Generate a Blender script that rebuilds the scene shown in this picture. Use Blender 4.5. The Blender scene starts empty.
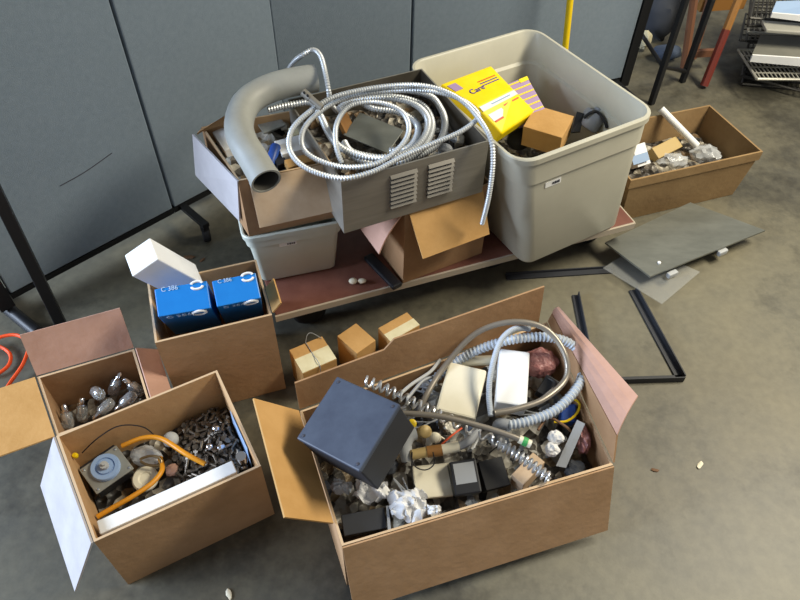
import bpy, bmesh, math, random
from mathutils import Vector, Matrix, noise
PI = math.pi
random.seed(7)
SC = bpy.context.scene
COL = SC.collection
V = Vector

# ------------------------------------------------------------------ camera
F, H = 680.0, 1.5
_d = V((385 - 400, 903 - 300, F)).normalized()
_up = -_d
_fw = V((0, 0, 1)); _fw = (_fw - _up * _fw.dot(_up)).normalized()
_rt = _fw.cross(_up)
if _rt.x < 0: _rt = -_rt

def cam2w(c): return V((_rt.dot(c), _fw.dot(c), _up.dot(c)))

def at(px, py, z):
    """world point at height z seen at a photo pixel (surveying the photograph)"""
    r = cam2w(V(((px - 400) / F, (py - 300) / F, 1)))
    t = (z - H) / r.z
    return V((0, 0, H)) + r * t

cd = bpy.data.cameras.new('camera'); co = bpy.data.objects.new('camera', cd); COL.objects.link(co)
cd.sensor_width = 36; cd.lens = 36 * F / 800; cd.clip_start = .05
X, Y, Z = cam2w(V((1, 0, 0))), cam2w(V((0, -1, 0))), cam2w(V((0, 0, -1)))
co.matrix_world = Matrix(((X.x, Y.x, Z.x, 0), (X.y, Y.y, Z.y, 0), (X.z, Y.z, Z.z, H), (0, 0, 0, 1)))
SC.camera = co

# ------------------------------------------------------------------ materials
def lin(c):
    c = [int(c[i:i + 2], 16) / 255 for i in (1, 3, 5)]
    return tuple(x / 12.92 if x <= .04045 else ((x + .055) / 1.055) ** 2.4 for x in c) + (1,)

MATS = {}
def mat(name, col, rough=.6, metal=0, col2=None, scale=20, amount=.5, bump=0, bscale=None, trans=0, alpha=1,
        stretch=None, spec=.5, col3=None, detail=6, ior=1.45, sheen=0, contrast=.15):
    if name in MATS: return MATS[name]
    m = bpy.data.materials.new(name); m.use_nodes = True
    nt = m.node_tree; n = nt.nodes; l = nt.links; b = n['Principled BSDF']
    b.inputs['Base Color'].default_value = lin(col); b.inputs['Roughness'].default_value = rough
    b.inputs['Metallic'].default_value = metal; b.inputs['IOR'].default_value = ior
    b.inputs['Specular IOR Level'].default_value = spec
    if trans: b.inputs['Transmission Weight'].default_value = trans
    if alpha < 1: b.inputs['Alpha'].default_value = alpha
    if sheen: b.inputs['Sheen Weight'].default_value = sheen
    tc = n.new('ShaderNodeTexCoord'); mp = n.new('ShaderNodeMapping'); l.new(tc.outputs['Object'], mp.inputs[0])
    if stretch: mp.inputs['Scale'].default_value = stretch
    if col2:
        nz = n.new('ShaderNodeTexNoise'); nz.inputs['Scale'].default_value = scale; nz.inputs['Detail'].default_value = detail
        nz.inputs['Roughness'].default_value = .65
        l.new(mp.outputs[0], nz.inputs[0])
        r = n.new('ShaderNodeValToRGB'); l.new(nz.outputs[0], r.inputs[0])
        e = r.color_ramp.elements
        e[0].position = .5 - contrast; e[0].color = lin(col); e[1].position = .5 + contrast; e[1].color = lin(col2)
        if col3:
            x = e.new(.5); x.color = lin(col3)
        l.new(r.outputs[0], b.inputs['Base Color'])
    if bump:
        nb = n.new('ShaderNodeTexNoise'); nb.inputs['Scale'].default_value = bscale or scale * 4
        nb.inputs['Detail'].default_value = 4
        l.new(mp.outputs[0], nb.inputs[0])
        bp = n.new('ShaderNodeBump'); bp.inputs['Strength'].default_value = bump; bp.inputs['Distance'].default_value = .01
        l.new(nb.outputs[0], bp.inputs['Height']); l.new(bp.outputs[0], b.inputs['Normal'])
    MATS[name] = m
    return m

def vor_mat(name, cols, scale, rough=.5, metal=0):
    """clutter: cells of different colours"""
    m = bpy.data.materials.new(name); m.use_nodes = True
    nt = m.node_tree; n = nt.nodes; l = nt.links; b = n['Principled BSDF']
    b.inputs['Roughness'].default_value = rough; b.inputs['Metallic'].default_value = metal
    tc = n.new('ShaderNodeTexCoord'); vo = n.new('ShaderNodeTexVoronoi'); vo.inputs['Scale'].default_value = scale
    l.new(tc.outputs['Object'], vo.inputs['Vector'])
    sp = n.new('ShaderNodeSeparateColor'); l.new(vo.outputs['Color'], sp.inputs[0])
    r = n.new('ShaderNodeValToRGB'); r.color_ramp.interpolation = 'CONSTANT'
    e = r.color_ramp.elements
    while len(e) < len(cols): e.new(.5)
    for i, c in enumerate(cols): e[i].position = i / len(cols)
    for i, c in enumerate(cols): e[i].color = lin(c)
    l.new(sp.outputs[0], r.inputs[0]); l.new(r.outputs[0], b.inputs['Base Color'])
    bp = n.new('ShaderNodeBump'); bp.inputs['Strength'].default_value = .8; bp.inputs['Distance'].default_value = .02
    l.new(vo.outputs['Distance'], bp.inputs['Height']); l.new(bp.outputs[0], b.inputs['Normal'])
    return m

KR = dict(rough=.8, scale=9, bump=.12, bscale=60, spec=.25)
M_kraft = mat('kraft cardboard', '#a4825f', col2='#b3906d', **KR)
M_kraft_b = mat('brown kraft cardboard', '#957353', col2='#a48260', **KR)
M_kraft_in = mat('kraft cardboard inside', '#b08b62', col2='#be9a70', **KR)
M_kraft_y = mat('yellowish kraft', '#b88e56', col2='#c59b63', **KR)
M_rim = mat('raw cardboard edge', '#c4a885', rough=.85)
M_pink = mat('pinkish daylit kraft', '#b08a78', col2='#bd9786', **KR)  # kraft with the pink cast of bluish daylight put into its colour
M_whitecard = mat('white faced cardboard', '#aba7a9', col2='#b8b4b6', rough=.6, scale=12, spec=.3)
M_tan = mat('tan paper faced cardboard', '#c6ae92', col2='#b99f82', rough=.7, scale=14, spec=.3)
M_fabric = mat('blue grey partition fabric', '#6f7d8a', col2='#7d8a96', rough=.95, scale=70, bump=.25, bscale=500, spec=.15, sheen=.2, contrast=.3)
M_black = mat('black painted metal', '#16171a', rough=.45)
M_rubber = mat('black rubber', '#1a1a1c', rough=.7)
M_blackpl = mat('black plastic', '#1c1d21', rough=.4)
M_dkblue = mat('slate blue lit dark steel', '#3c4352', col2='#464e5d', rough=.5, scale=18, spec=.4)  # dark steel, its lit blue grey look put into the colour
M_dkside = mat('dark enclosure steel', '#2a2c31', rough=.55)
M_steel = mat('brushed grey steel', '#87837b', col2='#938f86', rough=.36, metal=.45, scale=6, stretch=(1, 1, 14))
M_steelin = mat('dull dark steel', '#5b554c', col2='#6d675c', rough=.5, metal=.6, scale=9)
M_slat = mat('dark louvre steel', '#65625d', rough=.45, metal=.5)
M_galv = mat('galvanised flexible conduit', '#c4c7c8', rough=.4, metal=.4)
M_chrome = mat('chrome', '#d8d9dc', rough=.12, metal=1)
M_spring = mat('bright plated spring wire', '#dcdee0', rough=.28, metal=.8)
M_pvc = mat('grey pvc', '#8c8d88', col2='#979891', rough=.5, scale=12)
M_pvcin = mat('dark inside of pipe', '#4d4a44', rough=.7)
M_tote = mat('translucent grey plastic', '#b3b0a0', col2='#bbb8a8', rough=.38, scale=6, spec=.4)
M_totedk = mat('pale grey green plastic', '#bcc0b4', col2='#c5c9be', rough=.4, scale=6)
M_yellow = mat('glossy yellow carton', '#f2d500', col2='#f5dd22', rough=.35, scale=15)
M_yellowd = mat('plain yellow paint', '#e6c412', rough=.4)
M_purple = mat('purple print', '#4a3a96', rough=.5)
M_lilac = mat('lilac print', '#a58bb5', rough=.5)
M_red = mat('red print', '#d0552f', rough=.5)
M_white = mat('white carton', '#dfe0e0', col2='#e8e8e6', rough=.55, scale=10)
M_foam = mat('white foam', '#e6e8ea', rough=.7)
M_cream = mat('cream plastic', '#d9d2ba', col2='#e0d9c4', rough=.5, scale=14)
M_paper = mat('white tissue paper', '#dcdcdc', rough=.8)
M_paperlab = mat('cream paper label', '#d9d0ac', col2='#cfc59e', rough=.7, scale=40)
M_blue = mat('glossy blue carton', '#1672c4', col2='#1a7acc', rough=.35, scale=10)
M_bluedk = mat('blue carton front', '#0f55a4', rough=.4)
M_dial = mat('pale blue dial plastic', '#8aa3c8', rough=.4)
M_plate = mat('dull grey metal plate', '#a2a29a', col2='#8e8e86', rough=.4, metal=.5, scale=30)
M_orange = mat('orange yellow tubing', '#d08a1c', rough=.4)
M_cord = mat('orange cord', '#e8501c', rough=.45)
M_bolt = mat('dull dark hardware', '#6e655a', col2='#8b8276', rough=.4, metal=.8, scale=60)
M_brass = mat('brassy hardware', '#8f7a58', rough=.35, metal=.9)
M_glass = mat('clear glass', '#eef3f5', rough=.05, trans=.85, ior=1.45)
M_clear = mat('clear plastic sheet', '#cfd2d0', rough=.15, alpha=.12)
M_bag = mat('clear crinkled plastic', '#e2e6ea', rough=.15, alpha=.45, bump=.5, bscale=40)
M_dolly = mat('worn red brown board', '#6b4237', col2='#7a4f42', rough=.5, scale=16)
M_edge = mat('worn pale board edge', '#b0a493', rough=.7)
M_wood = mat('reddish wood', '#7c5640', col2='#68432e', rough=.5, scale=10, stretch=(1, 1, .2))
M_redleg = mat('red painted wood', '#6a2a21', rough=.5)
M_owood = mat('orange wood seat', '#8f6432', rough=.5)
M_rack = mat('pale coated wire', '#a9a79c', rough=.4, metal=.3)
M_rackdk = mat('dark coated wire', '#3c3a36', rough=.5, metal=.3)
M_smoke = mat('smoked grey panel', '#6b6a62', col2='#77766d', rough=.35, scale=8)
M_plategrey = mat('dark grey sheet metal', '#85877f', col2='#74766f', rough=.3, metal=.45, scale=7, stretch=(1, 3, 1))
M_greypl = mat('grey plastic', '#8f9296', rough=.45)
M_bluegrey = mat('blue grey corrugated hose', '#aeb6bf', rough=.45)
M_bronze = mat('bronze grey hose', '#8d8579', rough=.35, metal=.5)
M_pinkwrap = mat('pink bubble wrap', '#93605f', col2='#ad7d7b', rough=.25, scale=60, bump=.6, bscale=110)
M_bluepl = mat('blue plastic', '#2c4f9a', rough=.4)
M_green = mat('green tape', '#3f9a54', rough=.5)
M_tanpipe = mat('tan plastic fitting', '#b39a64', rough=.5)
M_brown = mat('brown scrap', '#6d4f36', rough=.7)
M_tray = mat('golden brown cardboard', '#8e7350', col2='#9a7f5a', **KR)
M_greyroc = mat('pale grey cap', '#a9abab', rough=.6)
M_ltblue = mat('pale blue label', '#8ea6c6', rough=.6)
M_ink = mat('dark print', '#3a3a44', rough=.6)
M_greyprint = mat('pale grey print', '#a9c4e2', rough=.5)
M_junk = vor_mat('small mixed scrap', ['#3a352f', '#5d564c', '#8a8272', '#2a2826', '#a39c8d', '#6f5a40', '#4a4642', '#756f66'], 45, .5, .2)
M_junk2 = vor_mat('pale mixed scrap', ['#4a443c', '#8e8a80', '#b9b4a6', '#2f2d2b', '#7a6a52', '#8a93a0', '#c9c6bd', '#5a564f'], 38, .5, .1)
M_junkm = vor_mat('small metal scrap', ['#4a4239', '#6d6254', '#8a7f6e', '#332e29', '#77695a', '#574d42'], 95, .4, .5)
M_dark = mat('dark cloth', '#33363c', rough=.9)
M_beige = mat('beige crumpled bag', '#b9b193', rough=.8)

# ------------------------------------------------------------------ mesh helpers
class MB:
    def __init__(s): s.bm = bmesh.new(); s.mi = 0; s.mats = []
    def use(s, m):
        if m not in s.mats: s.mats.append(m)
        s.mi = s.mats.index(m); return s
    def _f(s, vs):
        try:
            f = s.bm.faces.new(vs); f.material_index = s.mi; return f
        except ValueError: return None
    def hexa(s, P):
        v = [s.bm.verts.new(p) for p in P]
        for q in ((3, 2, 1, 0), (4, 5, 6, 7), (0, 1, 5, 4), (1, 2, 6, 5), (2, 3, 7, 6), (3, 0, 4, 7)): s._f([v[i] for i in q])
        return s
    def box(s, c, size, R=None, taper=1):
        R = R or Matrix.Identity(3); c = V(c); a, b, h = size[0] / 2, size[1] / 2, size[2] / 2
        P = []
        for z, t in ((-h, taper), (h, 1)):
            for x, y in ((-a, -b), (a, -b), (a, b), (-a, b)): P.append(c + R @ V((x * t, y * t, z)))
        return s.hexa(P)
    def sheet(s, P, t=.004, sub=1, bend=0):
        """a board through four corners with thickness t, optionally bowed"""
        P = [V(p) for p in P]; n = (P[1] - P[0]).cross(P[3] - P[0]).normalized()
        g = []
        for side in (0, 1):
            rows = []
            for j in range(sub + 1):
                for i in range(sub + 1):
                    u, w = i / sub, j / sub
                    p = (P[0] * (1 - u) + P[1] * u) * (1 - w) + (P[3] * (1 - u) + P[2] * u) * w
                    p = p + n * (bend * 4 * w * (1 - w)) + n * (t * (side - .5))
                    rows.append(s.bm.verts.new(p))
            g.append(rows)
        k = sub + 1
        for j in range(sub):
            for i in range(sub):
                a, b, c, d = j * k + i, j * k + i + 1, (j + 1) * k + i + 1, (j + 1) * k + i
                s._f([g[0][d], g[0][c], g[0][b], g[0][a]]); s._f([g[1][a], g[1][b], g[1][c], g[1][d]])
        edge = [i for i in range(k)] + [j * k + sub for j in range(1, k)] + [sub * k + i for i in range(sub - 1, -1, -1)] + [j * k for j in range(sub - 1, 0, -1)]
        for a, b in zip(edge, edge[1:] + edge[:1]): s._f([g[0][a], g[0][b], g[1][b], g[1][a]])
        return s
    def prism(s, poly, ext):
        ext = V(ext); a = [s.bm.verts.new(V(p)) for p in poly]; b = [s.bm.verts.new(V(p) + ext) for p in poly]
        s._f(a[::-1]); s._f(b); n = len(a)
        for i in range(n): s._f([a[i], a[(i + 1) % n], b[(i + 1) % n], b[i]])
        return s
    def tube(s, pts, r, seg=8, cap=True, closed=False):
        pts = [V(p) for p in pts]; n = len(pts)
        rr = r if callable(r) else (lambda i: r)
        t0 = (pts[1] - pts[0]).normalized()
        nrm = t0.orthogonal().normalized(); rings = []
        for i in range(n):
            if closed: t = (pts[(i + 1) % n] - pts[i - 1])
            else: t = pts[min(i + 1, n - 1)] - pts[max(i - 1, 0)]
            if t.length < 1e-9: t = t0
            t = t.normalized(); nrm = (nrm - t * nrm.dot(t)).normalized(); bi = t.cross(nrm); R = rr(i)
            rings.append([s.bm.verts.new(pts[i] + (nrm * math.cos(2 * PI * k / seg) + bi * math.sin(2 * PI * k / seg)) * R) for k in range(seg)])
        for i in range(n if closed else n - 1):
            a, b = rings[i], rings[(i + 1) % n]
            for k in range(seg): s._f([a[k], a[(k + 1) % seg], b[(k + 1) % seg], b[k]])
        if cap and not closed: s._f(rings[0][::-1]); s._f(rings[-1])
        return s
    def lathe(s, prof, o=(0, 0, 0), axis=(0, 0, 1), seg=20):
        o = V(o); q = V((0, 0, 1)).rotation_difference(V(axis).normalized()); rings = []
        for r, z in prof:
            if r < 1e-6: rings.append([s.bm.verts.new(o + q @ V((0, 0, z)))])
            else: rings.append([s.bm.verts.new(o + q @ V((r * math.cos(2 * PI * k / seg), r * math.sin(2 * PI * k / seg), z))) for k in range(seg)])
        for a, b in zip(rings, rings[1:]):
            for k in range(seg):
                k2 = (k + 1) % seg
                f = [a[k % len(a)]]
                if len(a) > 1: f.append(a[k2])
                if len(b) > 1: f.append(b[k2])
                f.append(b[k % len(b)])
                if len(f) > 2: s._f(f)
        if len(rings[0]) > 1: s._f(rings[0][::-1])
        if len(rings[-1]) > 1: s._f(rings[-1])
        return s
    def blob(s, c, rad, amp=.25, freq=3, sub=3, R=None, seed=0, crumple=False):
        b2 = bmesh.new(); bmesh.ops.create_icosphere(b2, subdivisions=sub, radius=1)
        c = V(c); rad = V(rad); mp = {}
        for v in b2.verts:
            k = noise.noise(v.co * freq + V((seed * 7.3, seed, 0))) * amp
            if crumple: k += abs(noise.noise(v.co * freq * 2.7 + V((seed, 3, 1)))) * amp
            p = v.co * (1 + k); p = V((p.x * rad.x, p.y * rad.y, p.z * rad.z))
            if R: p = R @ p
            mp[v.index] = s.bm.verts.new(c + p)
        for f in b2.faces: s._f([mp[v.index] for v in f.verts])
        b2.free(); return s
    def build(s, name, m, parent=None, smooth=False, bevel=0, seg=2, own=True, loc=None):
        bm = s.bm
        if bevel:
            bmesh.ops.remove_doubles(bm, verts=bm.verts, dist=1e-6)
            bmesh.ops.bevel(bm, geom=[e for e in bm.edges if len(e.link_faces) == 2 and e.calc_face_angle(0) > .5], offset=bevel, segments=seg, affect='EDGES', profile=.5, clamp_overlap=True)
        bmesh.ops.recalc_face_normals(bm, faces=bm.faces)
        root = parent
        while root is not None and root.parent is not None: root = root.parent
        if root is not None: off = V(root.location)
        elif loc is not None: off = V(loc)
        else:
            xs = [v.co for v in bm.verts]
            off = V(((min(p.x for p in xs) + max(p.x for p in xs)) / 2, (min(p.y for p in xs) + max(p.y for p in xs)) / 2, min(p.z for p in xs)))
        for v in bm.verts: v.co -= off
        me = bpy.data.meshes.new(name); bm.to_mesh(me); bm.free()
        for x in (s.mats or [m]): me.materials.append(x)
        if smooth:
            for p in me.polygons: p.use_smooth = True
            try: me.set_sharp_from_angle(angle=math.radians(42))
            except Exception: pass
        o = bpy.data.objects.new(name, me); COL.objects.link(o)
        if parent is not None: o.parent = parent
        else: o.location = off
        return o

def tag(o, label, cat, group=None, kind=None):
    o['label'] = label; o['category'] = cat
    if group: o['group'] = group
    if kind: o['kind'] = kind
    return o

def thing(name, label, cat, loc, group=None):
    o = bpy.data.objects.new(name, None); COL.objects.link(o); o.location = loc; o.empty_display_size = .05
    return tag(o, label, cat, group)

def dup(root, loc, rot, label, group=None):
    r = root.copy(); COL.objects.link(r); r.location = loc; r.rotation_euler = rot; r['label'] = label
    if group: r['group'] = group
    for ch in list(root.children):
        c = ch.copy(); COL.objects.link(c); c.parent = r
    return r

def spline(P, step=.004, closed=False):
    P = [V(p) for p in P]; out = []; n = len(P)
    for i in range(n if closed else n - 1):
        if closed: a, b, c, d = P[i - 1], P[i], P[(i + 1) % n], P[(i + 2) % n]
        else: a, b, c, d = P[max(i - 1, 0)], P[i], P[i + 1], P[min(i + 2, n - 1)]
        k = max(2, int((c - b).length / step))
        for j in range(k):
            t = j / k
            out.append(.5 * ((2 * b) + (c - a) * t + (2 * a - 5 * b + 4 * c - d) * t * t + (3 * b - a - 3 * c + d) * t ** 3))
    if not closed: out.append(P[-1])
    return out

def even(P, step):
    out = [P[0]]; acc = 0
    for a, b in zip(P, P[1:]):
        L = (b - a).length
        while acc + L >= step:
            a = a + (b - a) * ((step - acc) / L); L = (b - a).length; acc = 0; out.append(a.copy())
        acc += L
    return out

def ribbed(mb, P, r, pitch=.005, depth=.12, seg=8):
    pts = even(spline(P, .003), pitch / 2)
    return mb.tube(pts, lambda i: r * (1 + depth * (1 if i % 2 else -1)), seg)

def pxs(L, dz=0): return [at(p[0], p[1], p[2] + dz) for p in L]

def text_mesh(txt, size, o, u, v, m, parent, name='lettering', depth=.0006):
    """flat raised lettering; o lower-left corner, u reading direction, v up"""
    c = bpy.data.curves.new('t', 'FONT'); c.body = txt; c.size = size; c.extrude = depth
    to = bpy.data.objects.new('t', c); COL.objects.link(to)
    dg = bpy.context.evaluated_depsgraph_get(); me = bpy.data.meshes.new_from_object(to.evaluated_get(dg))
    bpy.data.objects.remove(to)
    u = V(u).normalized(); v = V(v); v = (v - u * v.dot(u)).normalized(); n = u.cross(v)
    root = parent
    while root.parent: root = root.parent
    for vv in me.vertices:
        p = vv.co; vv.co = V(o) + u * p.x + v * p.y + n * (p.z + depth * .6) - V(root.location)
    me.materials.clear(); me.materials.append(m)
    ob = bpy.data.objects.new(name, me); COL.objects.link(ob); ob.parent = parent
    return ob

def rotz(a): return Matrix.Rotation(a, 3, 'Z')

def rectfit(pix, z):
    """pix: back-left, back-right, front-right, front-left -> centre, angle, width, depth"""
    P = [at(x, y, z) for x, y in pix]
    c = sum(P, V()) / 4
    e = (P[1] - P[0]) + (P[2] - P[3]); g = (P[1] - P[2]) + (P[0] - P[3])
    a1 = math.atan2(e.y, e.x); a2 = math.atan2(-g.x, g.y)
    a = (a1 * e.length + a2 * g.length) / (e.length + g.length)
    return c, a, e.length / 2, g.length / 2

class Carton:
    """open cardboard box standing at z0, rim at z1; corners fl, fr, br, bl may be a little out of square"""
    def __init__(s, c, a, w, d, z0, z1, t=.005, quad=None):
        if quad: s.q = [V((p.x, p.y, 0)) for p in quad]
        else:
            R = rotz(a); s.q = [V((c.x, c.y, 0)) + R @ V((x * w / 2, y * d / 2, 0)) for x, y in ((-1, -1), (1, -1), (1, 1), (-1, 1))]
        e = s.q[1] - s.q[0]; s.a = math.atan2(e.y, e.x); s.R = rotz(s.a)
        s.w = ((s.q[1] - s.q[0]).length + (s.q[2] - s.q[3]).length) / 2; s.d = ((s.q[3] - s.q[0]).length + (s.q[2] - s.q[1]).length) / 2
        s.c = sum(s.q, V()) / 4; s.z0, s.z1, s.t = z0, z1, t
    def p(s, u, v, z):        # u,v in -1..1 across the outer box
        x, y = (u + 1) / 2, (v + 1) / 2
        return (s.q[0] * (1 - x) + s.q[1] * x) * (1 - y) + (s.q[3] * (1 - x) + s.q[2] * x) * y + V((0, 0, z))
    def body(s, m, parent, minner=None, name='body', mleft=None):
        mb = MB(); tu, tv = 1 - 2 * s.t / s.w, 1 - 2 * s.t / s.d
        K = ((-1, -1), (1, -1), (1, 1), (-1, 1))
        L4 = [[s.p(x, y, s.z0) for x, y in K], [s.p(x, y, s.z1) for x, y in K], [s.p(x * tu, y * tv, s.z0 + s.t) for x, y in K], [s.p(x * tu, y * tv, s.z1) for x, y in K]]
        o0, o1, i0, i1 = [[mb.bm.verts.new(p) for p in L] for L in L4]
        mb.use(m); mb._f(o0[::-1])
        for k in range(4):
            j = (k + 1) % 4
            mb.use(mleft if mleft and k == 3 else m); mb._f([o0[k], o0[j], o1[j], o1[k]])
            mb.use(M_rim if m.name not in ('brushed grey steel',) else m); mb._f([o1[k], o1[j], i1[j], i1[k]])
        mb.use(minner or m)
        for k in range(4):
            j = (k + 1) % 4; mb._f([i1[k], i1[j], i0[j], i0[k]])
        mb._f(i0)
        return mb.build(name, m, parent)
    def edge(s, side, k):     # point on the rim edge and its outward direction
        a, b = {'f': (0, 1), 'b': (3, 2), 'l': (0, 3), 'r': (1, 2)}[side]
        e = (s.q[b] - s.q[a]).normalized(); o = V((e.y, -e.x, 0))
        p = s.q[a].lerp(s.q[b], (k + 1) / 2)
        if (p - s.c).dot(o) < 0: o = -o
        return p, o, e
    def fp(s, side, k, e, ang):
        p, o, al = s.edge(side, k); A = math.radians(ang)
        return p + o * (.003 + math.cos(A) * e) + V((0, 0, s.z1 + .001 + math.sin(A) * e))
    def flap(s, side, length, ang, m, parent, u0=-1, u1=1, taper=0, t=.004, bend=0, label=None, l1=None, a1=None):
        """ang from horizontal-outward: 90 = straight up, 0 = flat outward, -90 = hanging down"""
        P = [s.fp(side, u0, .001, ang), s.fp(side, u1, .001, ang), s.fp(side, u1 - taper, l1 or length, ang if a1 is None else a1), s.fp(side, u0 + taper, length, ang)]
        mb = MB(); mb.sheet(P, t, sub=6, bend=bend)
        o = mb.build('flap', m, parent)
        if label: o['label'] = label
        return o

def rp(p0, p1, p3, z0, z1, lo, hi):
    """three corners of a rectangle seen at three pixels; the third height is solved so the corner is square"""
    a, b = at(*p0, z0), at(*p1, z1); best = None
    for i in range(121):
        q = at(*p3, lo + (hi - lo) * i / 120); c_ = abs((b - a).normalized().dot((q - a).normalized()))
        if best is None or c_ < best[0]: best = (c_, q)
    return a, b, best[1]

# ------------------------------------------------------------------ floor
def floor_mat():
    m = bpy.data.materials.new('stained concrete'); m.use_nodes = True
    nt = m.node_tree; n = nt.nodes; l = nt.links; b = n['Principled BSDF']
    tc = n.new('ShaderNodeTexCoord')
    def nz(sc, det, ro=.6):
        x = n.new('ShaderNodeTexNoise'); x.inputs['Scale'].default_value = sc; x.inputs['Detail'].default_value = det
        x.inputs['Roughness'].default_value = ro; l.new(tc.outputs['Object'], x.inputs[0]); return x
    def ramp(src, a, b2, p0=.35, p1=.65):
        r = n.new('ShaderNodeValToRGB'); e = r.color_ramp.elements
        e[0].position = p0; e[1].position = p1; e[0].color = lin(a); e[1].color = lin(b2); l.new(src.outputs[0], r.inputs[0]); return r
    r1 = ramp(nz(1.7, 5), '#4a483f', '#67624f'); r2 = ramp(nz(2.2, 8, .62), '#403f39', '#8d8261', .4, .85)
    r3 = ramp(nz(42, 4), '#53524b', '#7a7666')
    mx = n.new('ShaderNodeMixRGB'); mx.inputs[0].default_value = .5; l.new(r1.outputs[0], mx.inputs[1]); l.new(r2.outputs[0], mx.inputs[2])
    m2 = n.new('ShaderNodeMixRGB'); m2.inputs[0].default_value = .25; l.new(mx.outputs[0], m2.inputs[1]); l.new(r3.outputs[0], m2.inputs[2])
    # darker blotches
    r4 = ramp(nz(2.3, 6, .75), '#6a6660', '#ffffff', .36, .5)
    m3 = n.new('ShaderNodeMixRGB'); m3.blend_type = 'MULTIPLY'; m3.inputs[0].default_value = .6
    l.new(m2.outputs[0], m3.inputs[1]); l.new(r4.outputs[0], m3.inputs[2])
    l.new(m3.outputs[0], b.inputs['Base Color'])
    b.inputs['Roughness'].default_value = .5
    bp = n.new('ShaderNodeBump'); bp.inputs['Strength'].default_value = .12; bp.inputs['Distance'].default_value = .01
    l.new(r3.outputs[0], bp.inputs['Height']); l.new(bp.outputs[0], b.inputs['Normal'])
    return m

fl = MB().box((.3, 1.6, -.05), (9, 9, .1)).build('floor', floor_mat()); fl['kind'] = 'structure'

# ------------------------------------------------------------------ partition (hinged fabric panels)
pa, pb = at(20, 290, .06), at(209, 190, .06)
dirA = V((pb.x - pa.x, pb.y - pa.y, 0)).normalized()
endL = V((pa.x, pa.y, 0)) - dirA * .03
s1 = at(172, 210, .06); s1 = endL + dirA * (V((s1.x, s1.y, 0)) - endL).dot(dirA)
s2 = at(285, 148, .06); s2 = endL + dirA * (V((s2.x, s2.y, 0)) - endL).dot(dirA)
e4 = at(617, 82, .05); e4.z = 0
dirB = (e4 - s2).normalized()
s3 = s2 + dirB * .455
PT = thing('office_partition', 'blue grey fabric hinged office partition standing behind the boxes', 'partition', (s2.x, s2.y, 0))
def panel(a, b):
    d = (b - a).normalized(); nrm = V((-d.y, d.x, 0)); R = Matrix((d, nrm, V((0, 0, 1)))).transposed()
    c = (a + b) / 2; L = (b - a).length
    mb = MB().use(M_fabric); mb.box(c + V((0, 0, .93)), (L - .007, .04, 1.7), R); mb.build('fabric_panel', M_fabric, PT, bevel=.004)
    f = MB(); f.box(c + V((0, 0, .067)), (L - .002, .036, .018), R); f.box(c + V((0, 0, 1.79)), (L - .002, .036, .018), R)
    f.build('rail', M_black, PT)
    return d, nrm
for a, b in ((endL, s1), (s1, s2), (s2, s3), (s3, e4)): panel(a, b)
for a, d in ((endL - dirA * .022, dirA), (e4 + dirB * .02, dirB)):
    nrm = V((-d.y, d.x, 0)); R = Matrix((d, nrm, V((0, 0, 1)))).transposed()
    MB().box(a + V((0, 0, .92)), (.04, .05, 1.76), R).build('end_post', M_black, PT)
def foot(c, d):
    n_ = V((d.y, -d.x, 0))      # towards the viewer
    f = MB(); R = Matrix((d, n_, V((0, 0, 1)))).transposed() if False else Matrix((n_, V((-n_.y, n_.x, 0)), V((0, 0, 1)))).transposed()
    f.box(c + n_ * .02 + V((0, 0, .07)), (.26, .022, .014), R)
    fo = f.build('foot', M_black, PT)
    for s_ in (-1, 1):
        k = c + n_ * (.02 + s_ * .115)
        w = MB(); w.lathe([(0, -.012), (.02, -.012), (.024, -.008), (.024, .008), (.02, .012), (0, .012)], k + V((0, 0, .025)), d + n_ * .5, 18)
        w.box(k + V((0, 0, .052)), (.02, .02, .028), R)
        w.build('castor', M_rubber, fo, smooth=True)
foot(s1 + dirA * .03, dirA); foot(e4 - dirB * .03, dirB)
# scuff mark on first panel
nA = V((dirA.y, -dirA.x, 0))
def on_panel(px, py):
    r = cam2w(V(((px - 400) / F, (py - 300) / F, 1))); o = V((0, 0, H)); t = ((s1 + nA * .0205) - o).dot(nA) / r.dot(nA); return o + r * t
MB().tube(spline([on_panel(60, 186), on_panel(85, 172), on_panel(112, 153)], .02), .0012, 5).build('scuff', M_ink, PT)

# yellow broom handle leaning on the partition behind the tote
b0 = at(563, 78, 0.02); b0 = V((.50, 2.20, .015)); 
def on_plane(px, py, y0, d=V((0, 1, 0))):
    r = cam2w(V(((px - 400) / F, (py - 300) / F, 1))); o = V((0, 0, H)); t = (V((0, y0, 0)) - o).dot(d) / r.dot(d); return o + r * t
h1, h2 = on_plane(565, 50, 2.22), on_plane(570, 2, 2.235)
dd = (h2 - h1).normalized(); lo = h1 - dd * ((h1.z - .01) / dd.z); hi = h2 + dd * .5
tag(MB().tube([lo, hi], .011, 12).build('yellow_pole', M_yellowd, smooth=True), 'yellow pole leaning against the partition behind the big tote', 'pole')

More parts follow.
